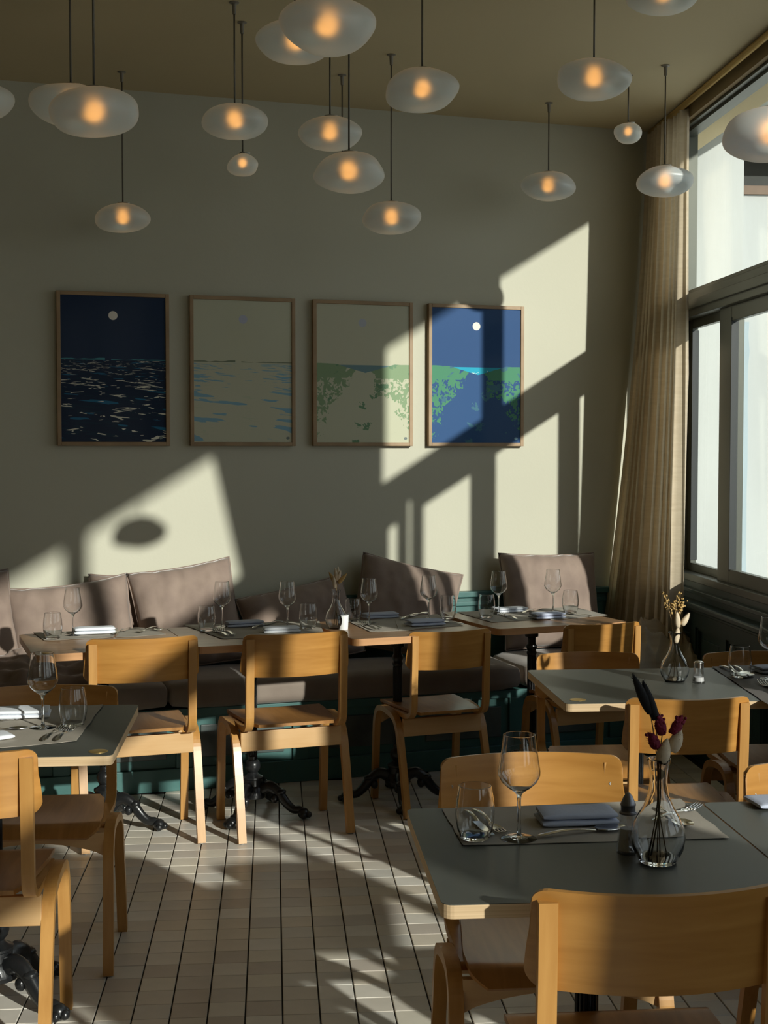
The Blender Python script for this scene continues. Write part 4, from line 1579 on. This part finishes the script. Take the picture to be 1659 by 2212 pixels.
# --- right grey table
placemat([(1668, 1530), (1990, 1520), (1900, 1440), (1538, 1442)], 'slate placemat on the right grey table', 0.005, 'placemat_d', None, 2)
tumb_at(1598, 1463, 'tumbler on the right grey table beside the wine glass')
wine_at(1664, 1466, 'wine glass cut off by the right edge on the right grey table')
cut('knife', (1552, 1440), (1618, 1468), 'knife left of the tumbler on the right grey table')
cut('spoon', (1572, 1438), (1630, 1470), 'spoon behind the tumbler on the right grey table')
cut('fork', (1700, 1512), (1630, 1465), 'fork with tines up at the right edge of the right grey table', z=ZM + 0.002)
napkin(1672, 1452, 0.13, 0.08, radians(10), 'napkin behind the wine glass on the right grey table', h=0.011, layers=2, seed=3)
shaker(1509, 1475, 'short salt shaker with bright cap on the right grey table', False, 0.055)
v, p = vase(1457, 1472, 0.160, 0.094, 'glass vase on the right grey table')
bouquet(p, 'gold', 0.16, 'golden sprigs and cream buds in the vase on the right grey table')

# --- left grey table
placemat([(-60, 1622), (165, 1603), (222, 1524), (30, 1528)], 'placemat on the left grey table', 0.005, 'placemat', None, 3)
wine_at(93, 1572, 'wine glass on the left grey table')
tumb_at(158, 1568, 'tumbler on the left grey table')
cut('fork', (94, 1604), (140, 1570), 'left one of two handles on the left grey table')
cut('fork', (122, 1604), (158, 1572), 'right one of two handles on the left grey table')
cut('knife', (-20, 1568), (78, 1545), 'knife pointing to the wine glass on the left grey table')
cut('spoon', (-60, 1580), (55, 1576), 'spoon at the left edge of the left grey table')
napkin(45, 1548, 0.16, 0.10, radians(6), 'creased white napkin behind the wine glass on the left grey table', 'napkin_w', h=0.012, layers=2, seed=4)
napkin(-18, 1598, 0.10, 0.07, radians(35), 'white napkin end at the left edge on the left grey table', 'napkin_w', h=0.013, layers=1, seed=5)

# --- table 1 (leftmost wooden)
placemat([(95, 1384), (245, 1378), (255, 1359), (72, 1368)], 'left placemat on the leftmost wooden table', 0.004, 'placemat', None, 5)
placemat([(250, 1378), (358, 1371), (330, 1358), (262, 1359)], 'right small placemat on the leftmost wooden table', 0.002, 'placemat', None, 6)
tumb_at(114, 1380, 'tumbler on the leftmost wooden table')
wine_at(158, 1372, 'wine glass on the leftmost wooden table', 0.95)
napkin(204, 1369, 0.165, 0.07, radians(14), 'rolled white napkin on the leftmost wooden table', 'napkin_w', h=0.014, layers=2, seed=6)
cut('knife', (245, 1374), (280, 1357), 'knife right of the white napkin on the leftmost wooden table')
cut('spoon', (292, 1360), (340, 1362), 'spoon under the crossed cutlery on the leftmost wooden table')
cut('fork', (335, 1357), (300, 1366), 'fork on top of the crossed cutlery on the leftmost wooden table', z=ZM + 0.004)

# --- table 2
placemat([(480, 1381), (650, 1374), (600, 1345), (396, 1351)], 'left placemat on the second wooden table', 0.005, 'placemat', None, 7)
placemat([(590, 1376), (700, 1372), (690, 1343), (602, 1345)], 'right placemat on the second wooden table', 0.004, 'placemat', None, 8)
tumb_at(447, 1363, 'tumbler left on the second wooden table')
wine_at(480, 1354, 'wine glass left on the second wooden table', 0.95)
napkin(528, 1353, 0.16, 0.07, radians(16), 'blue grey napkin beside the left wine glass on the second wooden table', 'napkin', h=0.012, layers=2, seed=7)
cut('fork', (515, 1379), (468, 1356), 'upper fork by the left tumbler on the second wooden table')
cut('fork', (498, 1379), (455, 1360), 'lower fork by the left tumbler on the second wooden table', z=ZM)
cut('knife', (540, 1362), (598, 1343), 'knife in the middle of the second wooden table')
wine_at(621, 1354, 'wine glass second from the left on the second wooden table', 0.95)
napkin(607, 1366, 0.15, 0.07, radians(10), 'white napkin near the front edge of the second wooden table', 'napkin_w', h=0.012, layers=2, seed=8)
tumb_at(666, 1358, 'tumbler before the vase on the second wooden table', 1.02)
cut('spoon', (640, 1348), (600, 1344), 'spoon behind the wine glass stem on the second wooden table')
v, p = vase(726, 1358, 0.165, 0.093, 'glass vase on the second wooden table')
bouquet(p, 'cream', 0.165, 'cream dried buds in the vase among the bench tables')
t = empty('candle_holder', at(741, 1359, ZT), 0, 'small white candle in a frosted glass holder beside the vase', 'candle')
MB().lathe([(0, 0), (0.021, 0), (0.024, 0.06), (0.0225, 0.06), (0.0197, 0.003), (0, 0.003)], 28).obj('holder', M['frost'], t)
MB().lathe([(0, 0.003), (0.019, 0.003), (0.0205, 0.035), (0, 0.035)], 24).obj('candle', M['wax'], t)
tumb_at(762, 1343, 'tumbler behind the candle between the second and third wooden tables', 0.98, z=ZT)

# --- table 3
placemat([(800, 1366), (895, 1362), (862, 1335), (752, 1343)], 'left placemat on the third wooden table', 0.004, 'placemat', None, 9)
placemat([(862, 1362), (1000, 1352), (945, 1328), (850, 1334)], 'right placemat on the third wooden table', 0.004, 'placemat', None, 10)
wine_at(797, 1345, 'wine glass left on the third wooden table', 0.95)
napkin(822, 1335, 0.16, 0.07, radians(18), 'blue grey napkin behind the left wine glass on the third wooden table', 'napkin', h=0.012, layers=2, seed=10)
cut('fork', (830, 1362), (780, 1344), 'upper fork left on the third wooden table')
cut('fork', (815, 1363), (770, 1348), 'lower fork left on the third wooden table', z=ZM)
cut('knife', (862, 1342), (905, 1326), 'knife in the middle of the third wooden table')
napkin(918, 1351, 0.16, 0.08, radians(18), 'blue grey napkin near the front edge of the third wooden table', 'napkin', h=0.013, layers=2, seed=11)
wine_at(926, 1337, 'wine glass right on the third wooden table', 0.95)
tumb_at(967, 1337, 'tumbler right on the third wooden table')
cut('spoon', (1000, 1350), (955, 1344), 'spoon before the tumbler on the third wooden table')
cut('spoon', (880, 1332), (925, 1325), 'spoon behind the front napkin on the third wooden table')

# --- table 4
placemat([(1062, 1345), (1180, 1338), (1120, 1316), (985, 1323)], 'left placemat on the right end wooden table', 0.004, 'placemat', None, 12)
placemat([(1190, 1340), (1312, 1330), (1240, 1312), (1130, 1317)], 'right placemat on the right end wooden table', 0.004, 'placemat', None, 13)
tumb_at(1051, 1334, 'tumbler left on the right end wooden table')
wine_at(1077, 1326, 'wine glass left on the right end wooden table', 0.97)
napkin(1102, 1322, 0.16, 0.07, radians(18), 'pale napkin behind the left glasses on the right end wooden table', 'napkin_w', h=0.011, layers=2, seed=12)
cut('fork', (1120, 1342), (1078, 1326), 'fork left on the right end wooden table')
cut('knife', (1125, 1328), (1172, 1314), 'knife in the middle of the right end wooden table')
napkin(1182, 1336, 0.15, 0.08, radians(18), 'half shaded blue grey napkin near the front edge of the right end wooden table', 'napkin', h=0.013, layers=2, seed=13)
wine_at(1194, 1322, 'wine glass right on the right end wooden table', 0.97)
tumb_at(1232, 1324, 'tumbler right on the right end wooden table')
cut('spoon', (1275, 1333), (1232, 1327), 'spoon before the right tumbler on the right end wooden table')
